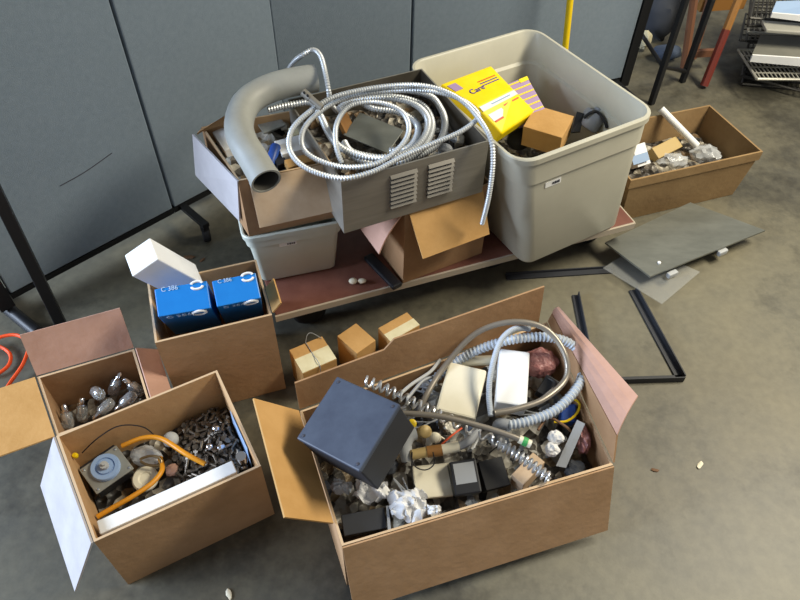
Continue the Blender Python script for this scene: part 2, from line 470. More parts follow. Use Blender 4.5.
# ------------------------------------------------------------------ dolly
DZ = .135
a0, a1 = at(276, 315, DZ), at(634, 222, DZ)
dd = (a1 - a0); dd.z = 0; DL = dd.length; dd.normalize(); dn = V((-dd.y, dd.x, 0)); Rd = Matrix((dd, dn, V((0, 0, 1)))).transposed()
DD = .45
dc = (a0 + a1) / 2 + dn * (DD / 2); dc.z = 0
DO = thing('flat_dolly', 'low red-brown wooden dolly carrying the totes and steel enclosure', 'dolly', dc)
MB().box(dc + V((0, 0, DZ - .008)), (DL, DD, .016), Rd).build('deck', M_dolly, DO, bevel=.001)
tr = MB()
tr.box((a0 + a1) / 2 - dn * .003 + V((0, 0, -.011)), (DL + .006, .006, .02), Rd)
tr.box(a1 + dd * .002 + dn * (DD / 2) + V((0, 0, -.011)), (.005, DD, .02), Rd)
tr.build('edging', M_edge, DO)
for sx, sy in ((-.82, -.72), (.25, -.6), (.86, -.6), (-.8, .75), (.8, .75)):
    k = dc + Rd @ V((sx * DL / 2, sy * DD / 2, 0))
    MB().lathe([(0, -.016), (.04, -.016), (.048, -.01), (.048, .01), (.04, .016), (0, .016)], k + V((0, 0, .05)), dn, 22).box(k + V((0, 0, .1)), (.05, .04, .033), Rd).build('castor', M_rubber, DO, smooth=True)

# ------------------------------------------------------------------ totes
def rrect(w, d, r, n=6):
    P = []
    for cx, cy, a in ((w / 2 - r, d / 2 - r, 0), (-w / 2 + r, d / 2 - r, 90), (-w / 2 + r, -d / 2 + r, 180), (w / 2 - r, -d / 2 + r, 270)):
        for k in range(n + 1):
            t = math.radians(a + 90 * k / n); P.append((cx + r * math.cos(t), cy + r * math.sin(t)))
    return P
def tote(name, label, c, ang, w, d, z0, z1, taper, r, m, lip, lab, group=None, lean=V()):
    T = thing(name, label, 'storage tote', (c.x, c.y, z0), group)
    R = rotz(ang); c0 = V((c.x, c.y, 0)); h = z1 - z0
    def ring(mb, z, inset, k):
        s_ = taper + (1 - taper) * ((z - z0) / h)
        return [mb.bm.verts.new(c0 + R @ V((x, y, 0)) + V((0, 0, z)) + lean * (1 - (z - z0) / h)) for x, y in rrect(w * s_ - 2 * inset, d * s_ - 2 * inset, max(.008, r * s_ - inset))]
    mb = MB()
    st = h * .78
    seq = [(z0, .012, 1), (z0 + .012, 0.004, 1), (z0 + st - .002, .004, 1), (z0 + st, -.002, 1), (z1 - .02, -.002, 1),
           (z1 - .018, -lip, 1), (z1 - .003, -lip, 1), (z1, -lip + .003, 1), (z1, .001, 1), (z1 - .004, .004, 1), (z0 + st, .004, 1), (z0 + st - .006, .012, 1), (z0 + .012, .012, 1), (z0 + .006, .02, 1)]
    rings = [ring(mb, *q) for q in seq]
    n = len(rings[0])
    for a, b in zip(rings, rings[1:]):
        for k in range(n): mb._f([a[k], a[(k + 1) % n], b[(k + 1) % n], b[k]])
    mb._f(rings[0][::-1]); mb._f(rings[-1])
    bd = mb.build('body', m, T, smooth=True)
    # paper label on the front
    if lab:
        zl, ul, lw, lh = lab
        def fpos(x, z, out):
            s_ = taper + (1 - taper) * ((z - z0) / h)
            return c0 + lean * (1 - (z - z0) / h) + R @ V((x, -(d * s_ / 2 - (.004 if z < z0 + st - .004 else -.002)) - out, 0)) + V((0, 0, z))
        lb = MB().sheet([fpos(ul - lw / 2, zl - lh / 2, .001), fpos(ul + lw / 2, zl - lh / 2, .001), fpos(ul + lw / 2, zl + lh / 2, .001), fpos(ul - lw / 2, zl + lh / 2, .001)], .0012).build('label', M_white, T)
        tx = MB()
        for i, (x, ww) in enumerate(((-.05, .10), (.08, .13), (.22, .1), (.33, .08))):
            k = lh * (.24 if i % 2 else .19); xa = ul + x * lw; xb = xa + ww * lw * .85
            tx.sheet([fpos(xa, zl - k, .0022), fpos(xb, zl - k, .0022), fpos(xb, zl + k, .0022), fpos(xa, zl + k, .0022)], .0008)
        tx.build('print', M_ink, lb)
    return T, R
# large tote
TZ = .525
c, a, w, d = rectfit([(404, 58), (516, 40), (693, 113), (507, 150)], TZ)
TOTE = (c, a, w, d)
tote('storage_tote', 'large open translucent grey plastic tote on the right end of the dolly', c, a, w, d, DZ + .001, TZ, .84, .05, M_tote, .009, (TZ - .107, -.105, .05, .017), lean=V((.065, -.02, 0)))
# small tote
GZ = .338
g0, g1 = at(244, 238, GZ), at(343, 220, GZ)
gd = g1 - g0; ga = math.atan2(gd.y, gd.x); gw = gd.length; gdp = .30
gc = (g0 + g1) / 2 + rotz(ga) @ V((0, gdp / 2, 0))
tote('storage_tote', 'small grey green lidless tote under the pipe box at the left dolly end', gc, ga, gw, gdp, DZ + .001, GZ, .84, .022, M_totedk, .006, (GZ - .055, -.02, .045, .013))

# ------------------------------------------------------------------ box under the pipe elbow
PZ = .512
q0, q1 = at(193, 135, PZ), at(238, 181, PZ)     # left rim, back and front
q2 = at(331, 162, PZ)
fx = q2 - q1; pn = V((-fx.y, fx.x, 0)).normalized()
q3 = q1 + pn * .24 - fx.normalized() * .045
PB = Carton(None, 0, 0, 0, GZ + .001, PZ, quad=[q1, q2, q2 + pn * .24 - fx.normalized() * .03, q3])
T = thing('cardboard_box', 'white sided cardboard box of scrap sitting on the small tote below the grey pipe', 'cardboard box', (PB.c.x, PB.c.y, GZ))
PB.body(M_kraft_b, T, M_kraft_in)
lt0, lt1 = at(193, 134, PZ), at(238, 181, PZ + .001)
mb = MB(); mb.sheet([lt1, lt0, at(196, 175, PZ - .13), at(240, 221, PZ - .145)], .004); o = mb.build('flap', M_whitecard, T); o['label'] = 'white faced flap hanging at the left'
MB().sheet([PB.p(-.98, .97, PZ), PB.p(-.3, .97, PZ), PB.p(-.3, .97, PZ + .03) , lt0 + V((.01, 0, 0))], .004).build('flap', M_kraft_in, T)
PB.flap('f', .118, -66, M_tan, T, u0=-.78, u1=.98, label='tan flap hanging at the front')
def heap(name, label, car, z, amp, m, cat='scrap', inset=.012, n=26, edge=None, seed=0):
    mb = MB(); tu, tv = 1 - (2 * car.t + .006) / car.w, 1 - (2 * car.t + .006) / car.d
    g = []
    for j in range(n + 1):
        row = []
        for i in range(n + 1):
            q = car.p((i / n * 2 - 1) * tu, (j / n * 2 - 1) * tv, 0)
            zz = z + amp * (noise.noise(V((q.x * 22, q.y * 22, seed))) + .6 * noise.noise(V((q.x * 55, q.y * 55, seed + 4))))
            row.append(mb.bm.verts.new((q.x, q.y, zz)))
        g.append(row)
    for j in range(n):
        for i in range(n): mb._f([g[j][i], g[j][i + 1], g[j + 1][i + 1], g[j + 1][i]])
    zb = car.z0 + car.t + .001
    rim = g[0] + [r[-1] for r in g[1:]] + g[-1][-2::-1] + [r[0] for r in g[-2:0:-1]]
    low = [mb.bm.verts.new((v.co.x, v.co.y, zb)) for v in rim]
    k = len(rim)
    for i in range(k): mb._f([rim[i], low[i], low[(i + 1) % k], rim[(i + 1) % k]])
    mb._f(low)
    return tag(mb.build(name, m, smooth=False), label, cat, kind='stuff')
heap('scrap_heap', 'jumble of small electrical scrap filling the box below the grey pipe', PB, PZ - .045, .016, M_junk2, seed=1)

def obox(P0, P1, P3, depth, mb=None, down=True):
    P0, P1, P3 = V(P0), V(P1), V(P3); u = P1 - P0; v = P3 - P0; v = v - u * (v.dot(u) / u.length_squared)
    n = u.cross(v).normalized()
    if (n.z > 0) == down: n = -n
    mb = mb or MB()
    return mb.hexa([P0, P0 + u, P0 + u + v, P0 + v, P0 + n * depth, P0 + u + n * depth, P0 + u + v + n * depth, P0 + v + n * depth])

def carton(name, label, cat, P0, P1, P3, depth, m, group=None, bevel=.0015):
    return tag(obox(P0, P1, P3, depth).build(name, m, bevel=bevel), label, cat, group)

# contents of the pipe box
carton('paper_packet', 'white packet with orange print beneath the loops of conduit', 'packet', at(274, 141, 0.497), at(302, 134, 0.497), at(280, 155, 0.497), .03, M_white)
carton('small_carton', 'small white carton standing inside the left wall of the pipe box', 'carton', at(212, 132, 0.497), at(223, 127, 0.502), at(222, 152, 0.492), .04, M_white)
tag(MB().lathe([(0, 0), (.012, 0), (.013, .004), (.013, .05), (.010, .055), (0, .055)], at(270, 165, 0.477), at(275, 149, 0.497) - at(270, 165, 0.477), 18).build('capacitor', M_bluepl, smooth=True), 'small blue cylinder lying beside the lower pipe end', 'capacitor')
for i, (x, y, s_, m, lb) in enumerate(((262, 148, .016, M_greypl, 'round grey plastic cap inside the curve of the pipe'), (258, 156, .010, M_tanpipe, 'little tan fitting close inside the lower curve of the pipe'), (284, 126, .014, M_junk2, 'mottled lump of scrap below the upper pipe end'))):
    tag(MB().blob(at(x, y, 0.482), (s_, s_, s_ * .7), .3, 2, 2, seed=i).build('scrap_piece', m), lb, 'scrap')
carton('printed_card', 'white card with printing near the upper right of the pipe box', 'card', at(288, 128, .50), at(304, 124, .50), at(292, 136, .495), .006, M_paperlab)
carton('small_carton', 'tan carton lying against the front wall of the pipe box right of the pipe end', 'carton', at(284, 160, .495), at(318, 150, .495), at(288, 168, .49), .02, M_kraft_y)
carton('black_block', 'black block between the pipe end and the white packet', 'block', at(272, 156, .49), at(282, 153, .49), at(275, 166, .485), .02, M_blackpl)
obj = carton('junction_plate', 'flat grey plate behind the curve of the pipe', 'plate', at(256, 122, 0.494), at(278, 114, 0.498), at(261, 134, 0.488), .006, M_plate)

# the elbow
ep = [at(266, 181, 0.539), at(254, 160, 0.554), at(243, 142, 0.569), at(239, 124, 0.579), at(246, 104, 0.589), at(264, 91, 0.594), at(288, 83, 0.599), at(316, 78, 0.599)]
EP = even(spline(ep, .004), .006)
el = MB(); el.use(M_pvc)
ER = .034
T = thing('pipe_elbow', 'large curved grey plastic pipe elbow resting on the white sided box', 'pipe', EP[0])
t0 = (EP[0] - EP[1]).normalized(); t1 = (EP[-1] - EP[-2]).normalized()
def hollow(mb, pts, ro, ri, seg=28):
    n = len(pts); nrm = None; o, i_ = [], []
    for k in range(n):
        t = (pts[min(k + 1, n - 1)] - pts[max(k - 1, 0)]).normalized()
        nrm = t.orthogonal().normalized() if nrm is None else (nrm - t * nrm.dot(t)).normalized(); b = t.cross(nrm)
        for L, r in ((o, ro), (i_, ri)): L.append([mb.bm.verts.new(pts[k] + (nrm * math.cos(2 * PI * j / seg) + b * math.sin(2 * PI * j / seg)) * r) for j in range(seg)])
    for k in range(n - 1):
        for j in range(seg):
            j2 = (j + 1) % seg
            mb.mi = 0; mb._f([o[k][j], o[k][j2], o[k + 1][j2], o[k + 1][j]])
            mb.mi = len(mb.mats) - 1; mb._f([i_[k][j2], i_[k][j], i_[k + 1][j], i_[k + 1][j2]])
    mb.mi = 0
    for k in (0, -1):
        for j in range(seg):
            j2 = (j + 1) % seg; mb._f([o[k][j], i_[k][j], i_[k][j2], o[k][j2]])
    return mb
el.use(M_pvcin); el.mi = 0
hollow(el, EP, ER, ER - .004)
el.build('pipe', M_pvc, T, smooth=True)
COLLAR = MB(); COLLAR.use(M_pvc)
hollow(COLLAR, [EP[0] + t0 * .0015, EP[0] - t0 * .012], ER + .0015, ER - .003); COLLAR.build('rim', M_pvc, T, smooth=True)

# ------------------------------------------------------------------ cardboard box under the steel enclosure
CBZ = .39
cb0, cb1 = at(405, 213, CBZ), at(492, 183, CBZ)
cbd = cb1 - cb0; cba = math.atan2(cbd.y, cbd.x); cbw = cbd.length; cbdp = .2
cbc = (cb0 + cb1) / 2 + rotz(cba) @ V((0, cbdp / 2, 0))
CB = Carton(cbc, cba, cbw, cbdp, DZ + .001, CBZ)
T = thing('cardboard_box', 'brown cardboard box with drooping flaps supporting the steel enclosure', 'cardboard box', (cbc.x, cbc.y, DZ))
CB.body(M_kraft_b, T, M_kraft_in)
CB.flap('f', .125, -58, M_kraft_y, T, u0=-.93, u1=.75, taper=.06, label='yellowish flap sticking out at the front')
CB.flap('l', .13, -58, M_pink, T, u0=-1, u1=.9, label='pinkish daylit flap at the left', bend=.008)  # left flap carries the painted daylight tint

# ------------------------------------------------------------------ steel enclosure
EZ = .55
EO = .05
e0, e1, e2 = at(341, 182, EZ), at(489, 141, EZ), at(424, 68, EZ)
ed = e1 - e0; ea = math.atan2(ed.y, ed.x); ew = ed.length
ey = rotz(ea) @ V((0, 1, 0)); edp = (e2 - e1).dot(ey)
ec = (e0 + e1) / 2 + ey * (edp / 2)
EB0 = CBZ + .006
T = thing('steel_enclosure', 'open topped grey steel enclosure with louvred front full of conduit', 'metal box', (ec.x, ec.y, EB0))
EN = Carton(ec, ea, ew, edp, EB0, EZ, t=.004)
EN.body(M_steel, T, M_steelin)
Re = rotz(ea)
for colx in (-.035, .062):
    for k in range(8):
        zc = EB0 + .042 + k * .0125
        p = ec + Re @ V((colx, -edp / 2 - .0015, 0)); p.z = zc
        P = [p + Re @ V((x, y, 0)) + V((0, 0, z)) for x, y, z in ((-.034, .0015, -.0035), (.034, .0015, -.0035), (.034, -.006, -.0025), (-.034, -.006, -.0025), (-.034, .0015, .0035), (.034, .0015, .0035), (.034, .001, .004), (-.034, .001, .004))]
        MB().hexa(P).build('louvre', M_slat, T)
MB().box(ec + Re @ V((0, -edp / 2 + .006, 0)) + V((0, 0, EZ - .002)), (ew, .012, .003), Re).build('lip', M_steel, T)
heap('scrap_heap', 'metal scrap lying in the steel enclosure below the conduit', EN, EZ - .07, .015, M_junk, seed=3)
carton('cover_plate', 'grey sheet metal cover inside the coil of conduit', 'plate', at(360, 112, .53), at(404, 130, .52), at(368, 145, .505), .004, M_plategrey)
carton('wood_scrap', 'orange brown scrap standing inside the left of the conduit coil', 'scrap', at(338, 118, .55), at(346, 110, .55), at(341, 140, .51), .012, M_owood)
for i, (x, y, s_, m, lb) in enumerate(((457, 140, .02, M_junk2, 'pale lump inside the right end of the steel enclosure'), (445, 150, .018, M_greypl, 'grey lump by the front lip of the steel enclosure'), (453, 112, .014, M_tanpipe, 'tan lump at the back right of the steel enclosure'))):
    tag(MB().blob(at(x, y, .50), (s_, s_, s_), .3, 2, 2, seed=i + 5).build('scrap_piece', m), lb, 'scrap')
# nozzle-like fitting on the coil
n0, n1 = at(303, 92, .635), at(322, 108, .61)
T = thing('conduit_connector', 'dull metal connector at the left end of the conduit coil', 'fitting', n1)
ax = n0 - n1
MB().lathe([(0, 0), (.008, 0), (.008, ax.length * .6), (.0095, ax.length * .62), (.0095, ax.length), (0, ax.length)], n1, ax, 14).build('barrel', M_steel, T, smooth=True)
sc = MB()
for k in (.72, .9): sc.lathe([(0, 0), (.003, 0), (.003, .004), (0, .004)], n1 + ax * k + V((0, -.0075, .006)), (0, -.6, .8), 8)
sc.build('screws', M_black, T)

# conduit
def hose(name, label, pts, r, m, pitch=.005, depth=.12, cat='conduit', seg=8):
    mb = MB(); ribbed(mb, pts, r, pitch, depth, seg); return tag(mb.build(name, m, smooth=True), label, cat)
A = [(482, 224, .30), (489, 195, .40), (493, 160, .49), (489, 135, .535), (468, 106, .55), (444, 91, .555), (416, 85, .555), (380, 87, .555), (340, 95, .56), (316, 107, .555), (293, 128, .545), (290, 150, .53), (306, 168, .522), (340, 178, .52), (372, 172, .52), (402, 157, .522),
     (432, 144, .527), (460, 132, .53), (477, 119, .535), (476, 111, .54), (460, 99, .54), (430, 91, .54), (390, 91, .54), (350, 97, .54), (322, 110, .535), (304, 129, .53), (303, 148, .52), (318, 160, .515), (345, 167, .512), (375, 164, .512), (395, 152, .515), (407, 137, .52), (408, 122, .525), (398, 109, .53), (375, 102, .535), (350, 106, .535), (337, 123, .528), (336, 145, .52), (342, 164, .50)]
hose('flexible_conduit', 'long thin galvanised conduit looped on the enclosure and hanging off its right corner', pxs(A, EO), .0058, M_galv, .0065, .16)
B = [(268, 110, .50), (290, 105, .51), (311, 103, .515), (320, 115, .51), (331, 137, .505), (343, 149, .505), (368, 157, .502), (392, 157, .50), (413, 149, .50), (426, 134, .505), (427, 117, .51), (412, 103, .512), (385, 98, .512), (352, 101, .51), (338, 110, .505)]
hose('flexible_conduit', 'thicker bright conduit coiled low in the enclosure with its left end under the pipe', pxs(B, EO), .008, M_galv, .007, .14)
Cc = [(344, 142, .485), (352, 152, .485), (376, 158, .483), (400, 162, .482), (418, 152, .487), (429, 138, .492), (432, 122, .498), (424, 107, .503), (406, 99, .505), (385, 97, .50), (360, 99, .496), (372, 108, .49), (398, 112, .49), (416, 123, .487), (417, 136, .484), (408, 148, .482), (388, 151, .48)]
hose('flexible_conduit', 'second thick conduit making the lowest rings of the coil in the enclosure', pxs(Cc, EO), .008, M_galv, .007, .14)
E_ = [(347, 100, .478), (376, 90, .48), (405, 90, .485), (430, 96, .488), (441, 109, .484), (445, 122, .48), (442, 137, .475), (433, 148, .472), (415, 157, .472), (388, 163, .472), (362, 161, .472), (345, 150, .472)]
hose('flexible_conduit', 'thick outermost ring of conduit pressed against the right end of the coil', pxs(E_, EO), .008, M_galv, .007, .14)
D_ = [(284, 86, .44), (287, 73, .49), (293, 63, .545), (301, 56, .585), (313, 50, .60), (321, 57, .60), (326, 76, .58), (329, 93, .548), (331, 104, .50), (338, 112, .465)]
hose('flexible_conduit', 'short loop of conduit rising in an arch behind the upper pipe end', pxs(D_, EO), .006, M_galv, .006, .14)

# ------------------------------------------------------------------ contents of the big tote
c, a, w, d = TOTE
TC = Carton(c + V((.05, -.012, 0)), a, w * .70, d * .70, DZ + .006, TZ)
heap('scrap_heap', 'dim layer of odds and ends in the bottom of the large tote', TC, .27, .012, M_junk, seed=9)
# yellow pack: soft pack with two printed faces meeting at a fold
YA, YB, YC, YD, YE, YF = pxs([(440, 84, .50), (491, 65, .50), (514, 89, .485), (477, 107, .485), (502, 134, .42), (536, 111, .42)])
T = thing('yellow_pack', 'bright yellow printed pack with purple lettering inside the large tote', 'package', (YD.x, YD.y, .31))
mb = MB(); dz = V((0, 0, -.09)); dz2 = V((-.012, .012, -.04)); dm = V((0, .01, -.12))
top = [mb.bm.verts.new(p) for p in (YA, YB, YC, YD, YE, YF)]
low = [mb.bm.verts.new(p) for p in (YA + dz, YB + dz, YC + dm, YD + dm, YE + dz2, YF + dz2)]
for q in ((3, 2, 1, 0), (4, 5, 2, 3)): mb._f([top[k] for k in q]); mb._f([low[k] for k in q[::-1]])
for a_, b_ in ((0, 1), (1, 2), (2, 5), (5, 4), (4, 3), (3, 0)): mb._f([top[a_], top[b_], low[b_], low[a_]])
mb.build('wrapper', M_yellow, T, bevel=.006, seg=3)
def face_pt(P, Q, S, U, x, y, n, e): # bilinear on a face: P lower left, Q lower right, S upper right, U upper left
    return (P * (1 - x) + Q * x) * (1 - y) + (U * (1 - x) + S * x) * y + n * e
def patch(name, corners, n, rect_, e, m):
    x0, y0, x1, y1 = rect_
    q = [face_pt(*corners, x, y, n, e) for x, y in ((x0, y0), (x1, y0), (x1, y1), (x0, y1))]
    return MB().sheet(q, .0012).build(name, m, T)
f1 = (YD, YC, YB, YA); n1_ = (YC - YD).cross(YA - YD).normalized(); f2 = (YE, YF, YC, YD); n2 = (YF - YE).cross(YD - YE).normalized()
un = (YC - YD).normalized(); vn = (YA - YD).normalized()
text_mesh('Care', .026, face_pt(*f1, .2, .36, n1_, .001), un, vn, M_purple, T)
for k in range(3): patch('print', f1, n1_, (.52, .62 - k * .08, .9, .645 - k * .08), .001, M_purple if k else M_red)
patch('print', f1, n1_, (.04, .62, .2, .86), .001, M_lilac)
patch('print_band', f2, n2, (.03, .80, .97, .97), .001, M_white)
patch('print_band', f2, n2, (.06, .42, .42, .66), .001, M_white)
patch('print', f2, n2, (.08, .36, .3, .42), .0016, M_red)
patch('print', f2, n2, (.5, .66, .92, .71), .001, M_red)
patch('print', f2, n2, (.3, .87, .8, .91), .002, M_ltblue)
# lilac striped carton
la, lb_, lc_ = at(507, 84, 0.465), at(527, 76, 0.475), at(548, 108, 0.425)
T = thing('striped_carton', 'lilac and yellow striped carton standing behind the yellow pack', 'carton', (la.x, la.y, .31))
le = lb_ - la; ls = lc_ - lb_; ls = ls - le * (ls.dot(le) / le.length_squared)
nl = le.cross(ls).normalized(); nl = nl if nl.z > 0 else -nl
obox(la, la + le, la + ls, .07).build('carton', M_lilac, T, bevel=.002)
eu, sv = le.normalized(), ls.normalized()
Rl = Matrix((eu, sv, eu.cross(sv))).transposed()
for k in range(6):
    MB().box(la + le * .5 + ls * (.06 + k * .17) + nl * .0006, (le.length * .94, .004, .001), Rl).build('stripe', M_yellow, T)
MB().box(la + le * .78 + ls * .06 + nl * .001, (le.length * .42, .012, .0012), Rl).build('stripe', M_yellow, T)
# cardboard carton, black things
carton('small_carton', 'plain brown cardboard carton lying right of the yellow pack in the tote', 'carton', at(536, 105, 0.425), at(574, 116, 0.425), at(529, 128, 0.410), .07, M_kraft_y)
T = thing('electric_motor', 'grey round part with black clip handle at the right end of the large tote', 'motor', at(595, 130, 0.335))
m0 = at(586, 128, 0.385); m1 = at(597, 112, 0.425)
MB().lathe([(0, 0), (.028, 0), (.032, .005), (.032, .045), (.028, .05), (.012, .051), (.012, .062), (0, .062)], m0, m1 - m0, 28).build('housing', M_greypl, T, smooth=True)
MB().tube(spline([at(584, 118, 0.425), at(590, 113, 0.440), at(597, 112, 0.440), at(604, 120, 0.425), at(607, 128, 0.405)], .006), .0045, 8).build('handle', M_blackpl, T, smooth=True)
MB().sheet([at(577, 112, 0.425), at(584, 114, 0.425), at(580, 132, 0.385), at(571, 133, 0.385)], .01).build('clip', M_blackpl, T)
tag(MB().lathe([(0, 0), (.03, 0), (.033, .006), (.033, .03), (.022, .042), (0, .045)], at(517, 143, .31), (.1, -.2, 1), 26).build('rubber_lid', M_rubber, smooth=True), 'round black cap below the front corner of the yellow pack', 'cap')

# ------------------------------------------------------------------ odds on the dolly
p0, p1 = at(368, 258, DZ + .001), at(398, 289, DZ + .001)
dv = (p1 - p0); nv = V((-dv.y, dv.x, 0)).normalized() * .016
tag(MB().hexa([p0 - nv, p1 - nv, p1 + nv, p0 + nv] + [q + V((0, 0, .016)) for q in (p0 - nv, p1 - nv, p1 + nv, p0 + nv)]).build('black_bar', M_blackpl, bevel=.005), 'short black bar lying on the dolly under the pinkish flap', 'bar')
tag(MB().blob(at(353, 281, DZ + .011), (.012, .01, .008), .2, 2, 2).blob(at(362, 281, DZ + .010), (.012, .008, .007), .2, 2, 2, seed=3).build('foam_scrap', M_cream, smooth=True), 'little pale crumb of foam lying on the dolly deck', 'scrap')

# ------------------------------------------------------------------ tray box at right
RZ = .185
c, a, w, d = rectfit([(598, 130), (700, 104), (772, 151), (619, 182)], RZ)
T = thing('cardboard_tray', 'golden brown shallow cardboard tray on the floor right of the large tote', 'cardboard box', (c.x, c.y, 0))
TR = Carton(c, a, w, d, 0, RZ)
mb = MB()
def ringc(sc_, z, ins=0): return [mb.bm.verts.new(TR.c + TR.R @ V((sx * (w / 2 * sc_ - ins), sy * (d / 2 * sc_ - ins), 0)) + V((0, 0, z))) for sx, sy in ((-1, -1), (1, -1), (1, 1), (-1, 1))]
rs = [ringc(.9, .001), ringc(.97, RZ - .035), ringc(1, RZ - .033), ringc(1, RZ), ringc(1, RZ, .006), ringc(.9, .006, .006)]
for p, q in zip(rs, rs[1:]):
    for k in range(4): mb._f([p[k], p[(k + 1) % 4], q[(k + 1) % 4], q[k]])
mb._f(rs[0][::-1]); mb._f(rs[-1]); mb.build('body', M_tray, T)
TRh = Carton(c, a, w * .86, d * .86, 0.004, RZ)
heap('scrap_heap', 'brownish scrap in the bottom of the golden tray', TRh, .095, .008, M_junk, seed=12)
r0, r1 = at(661, 109, .208), at(697, 146, .125)
tag(MB().tube([r0, r1], .012, 14).build('white_tube', M_white, smooth=True), 'white tube leaning across the golden cardboard tray', 'tube')
T = thing('white_carton', 'white and blue carton at the left end of the golden tray', 'carton', at(640, 160, .07))
obox(at(632, 146, .17), at(645, 142, .17), at(630, 170, .12), .04).build('carton', M_white, T, bevel=.002)
wl = [at(631, 157, .153), at(647, 152, .153), at(628.5, 167, .133)]
up_ = V((0, -.002, .003))
obox(*[p + up_ for p in wl], .002).build('blue_print', M_ltblue, T)
carton('striped_block', 'tan striped block lying in the middle of the golden tray', 'block', at(652, 148, .14), at(676, 136, .14), at(656, 160, .12), .04, M_tanpipe)
tag(MB().blob(at(705, 155, .10), (.05, .035, .03), .35, 3, 3, crumple=True, seed=4).build('plastic_bag', M_bag, smooth=True), 'clear crinkled plastic bag at the right of the golden tray', 'bag')
tag(MB().blob(at(672, 161, .10), (.05, .028, .022), .35, 3, 3, crumple=True, seed=8).build('plastic_bag', M_bag, smooth=True), 'clear crinkled plastic bag before the tan striped block', 'bag')

# ------------------------------------------------------------------ sheet metal, frame on the floor
pl = [(605, 243, .055), (650, 277, .055), (765, 231, .05), (690, 203, .05)]
T = thing('metal_sheet', 'dark grey metal sheet lying tilted on the floor below the golden tray', 'metal sheet', at(680, 240, 0))
MB().sheet(pxs(pl), .006).build('sheet', M_plategrey, T)
MB().lathe([(0, 0), (.006, 0), (.005, .004), (0, .005)], at(659, 263, .058), (0, 0, 1), 12).build('rivet', M_white, T)
for i, (x, y, lb) in enumerate(((672, 279, 'pale block under the near edge of the metal sheet'), (722, 257, 'pale block under the right edge of the metal sheet'), (640, 235, 'pale block hidden under the middle of the metal sheet'))):
    tag(MB().box(at(x, y - 5, .037), (.036, .016, .018), rotz(.5)).build('foam_block', M_greyroc, bevel=.004), lb, 'block') if i < 2 else None
tag(MB().sheet(pxs([(603, 268, .023), (662, 304, .023), (700, 272, .023), (640, 245, .023)]), .002).build('clear_sheet', M_clear), 'clear plastic sheet on the floor under the metal sheet', 'plastic sheet')
FR = thing('angle_frame', 'black angle iron frame lying on the floor right of the big open box', 'metal frame', at(640, 340, 0))
def bar(name, P, wd, ht, m, parent):
    a_, b_ = at(*P[0], 0), at(*P[1], 0); d_ = (b_ - a_).normalized(); n_ = V((-d_.y, d_.x, 0)) * wd / 2
    a_.z = b_.z = .001
    q = [a_ - n_, b_ - n_, b_ + n_, a_ + n_]
    mb = MB().hexa(q + [k + V((0, 0, .004)) for k in q])
    q2 = [a_ + n_ * .7, b_ + n_ * .7, b_ + n_, a_ + n_]
    mb.hexa([k + V((0, 0, .004)) for k in q2] + [k + V((0, 0, ht)) for k in q2])
    return mb.build(name, m, parent)
bar('side_bar', ((632, 291), (680, 380)), .022, .02, M_dkside, FR)
bar('side_bar', ((575, 296), (590, 372)), .018, .02, M_dkside, FR)
bar('front_bar', ((682, 379), (588, 382)), .02, .02, M_dkside, FR)
LB = thing('loose_bar', 'long dark metal bar lying on the floor along the dolly front', 'bar', at(560, 272, 0))
bar('bar', ((506, 278), (612, 271)), .022, .012, M_dkside, LB)

# ------------------------------------------------------------------ small cartons before the dolly
def small(label, pix, z, taped):
    P = [at(x, y, z) for x, y in pix]
    T = thing('small_carton', label, 'carton', (P[0].x, P[0].y, 0), 'small cartons on the floor before the dolly')
    obox(P[0], P[1], P[3], z).build('carton', M_kraft_y, T, bevel=.0015)
    u = P[1] - P[0]; v = P[3] - P[0]; v = v - u * (v.dot(u) / u.length_squared); up = V((0, 0, .0008))
    if taped:
        f0 = taped
        MB().sheet([P[0] + v * f0 + up, P[0] + u + v * f0 + up, P[0] + u + v * .99 + up, P[0] + v * .99 + up], .0012).build('paper_label', M_paperlab, T)
    return T, P[0], u, v
T, P0, u, v = small('small tan carton tied with string and cream paper, beside the blue box carton', [(289, 350), (322, 336), (338, 357), (300, 375)], .115, .42)
up = V((0, 0, .0018)); k = u * .5
MB().tube(spline([P0 + k + up, P0 + k + v * .5 + up, P0 + k + v + up, P0 + k * .92 + v * 1.02 - V((0, 0, .06))], .01), .001, 5).build('string', M_greypl, T)
MB().tube(spline([P0 + k + up, P0 + k * 1.1 + up + V((0, 0.01, .015)), P0 + k * 1.5 + v * -.12 + up + V((0, 0, .014)), P0 + k * 1.9 + v * .1 + up], .004), .001, 5).build('string', M_greypl, T)
small('plain small tan carton, the middle one behind the back flap of the largest box', [(337, 336), (356, 323), (382, 341), (352, 357)], .115, None)
small('small tan carton with cream label nearest the black bar end', [(378, 328), (407, 312), (424, 324), (390, 342)], .115, .5)

# ------------------------------------------------------------------ box with the two blue cartons
B2Z = .30
c, a, w, d = rectfit([(150, 295), (260, 261), (272, 314), (153, 342)], B2Z)
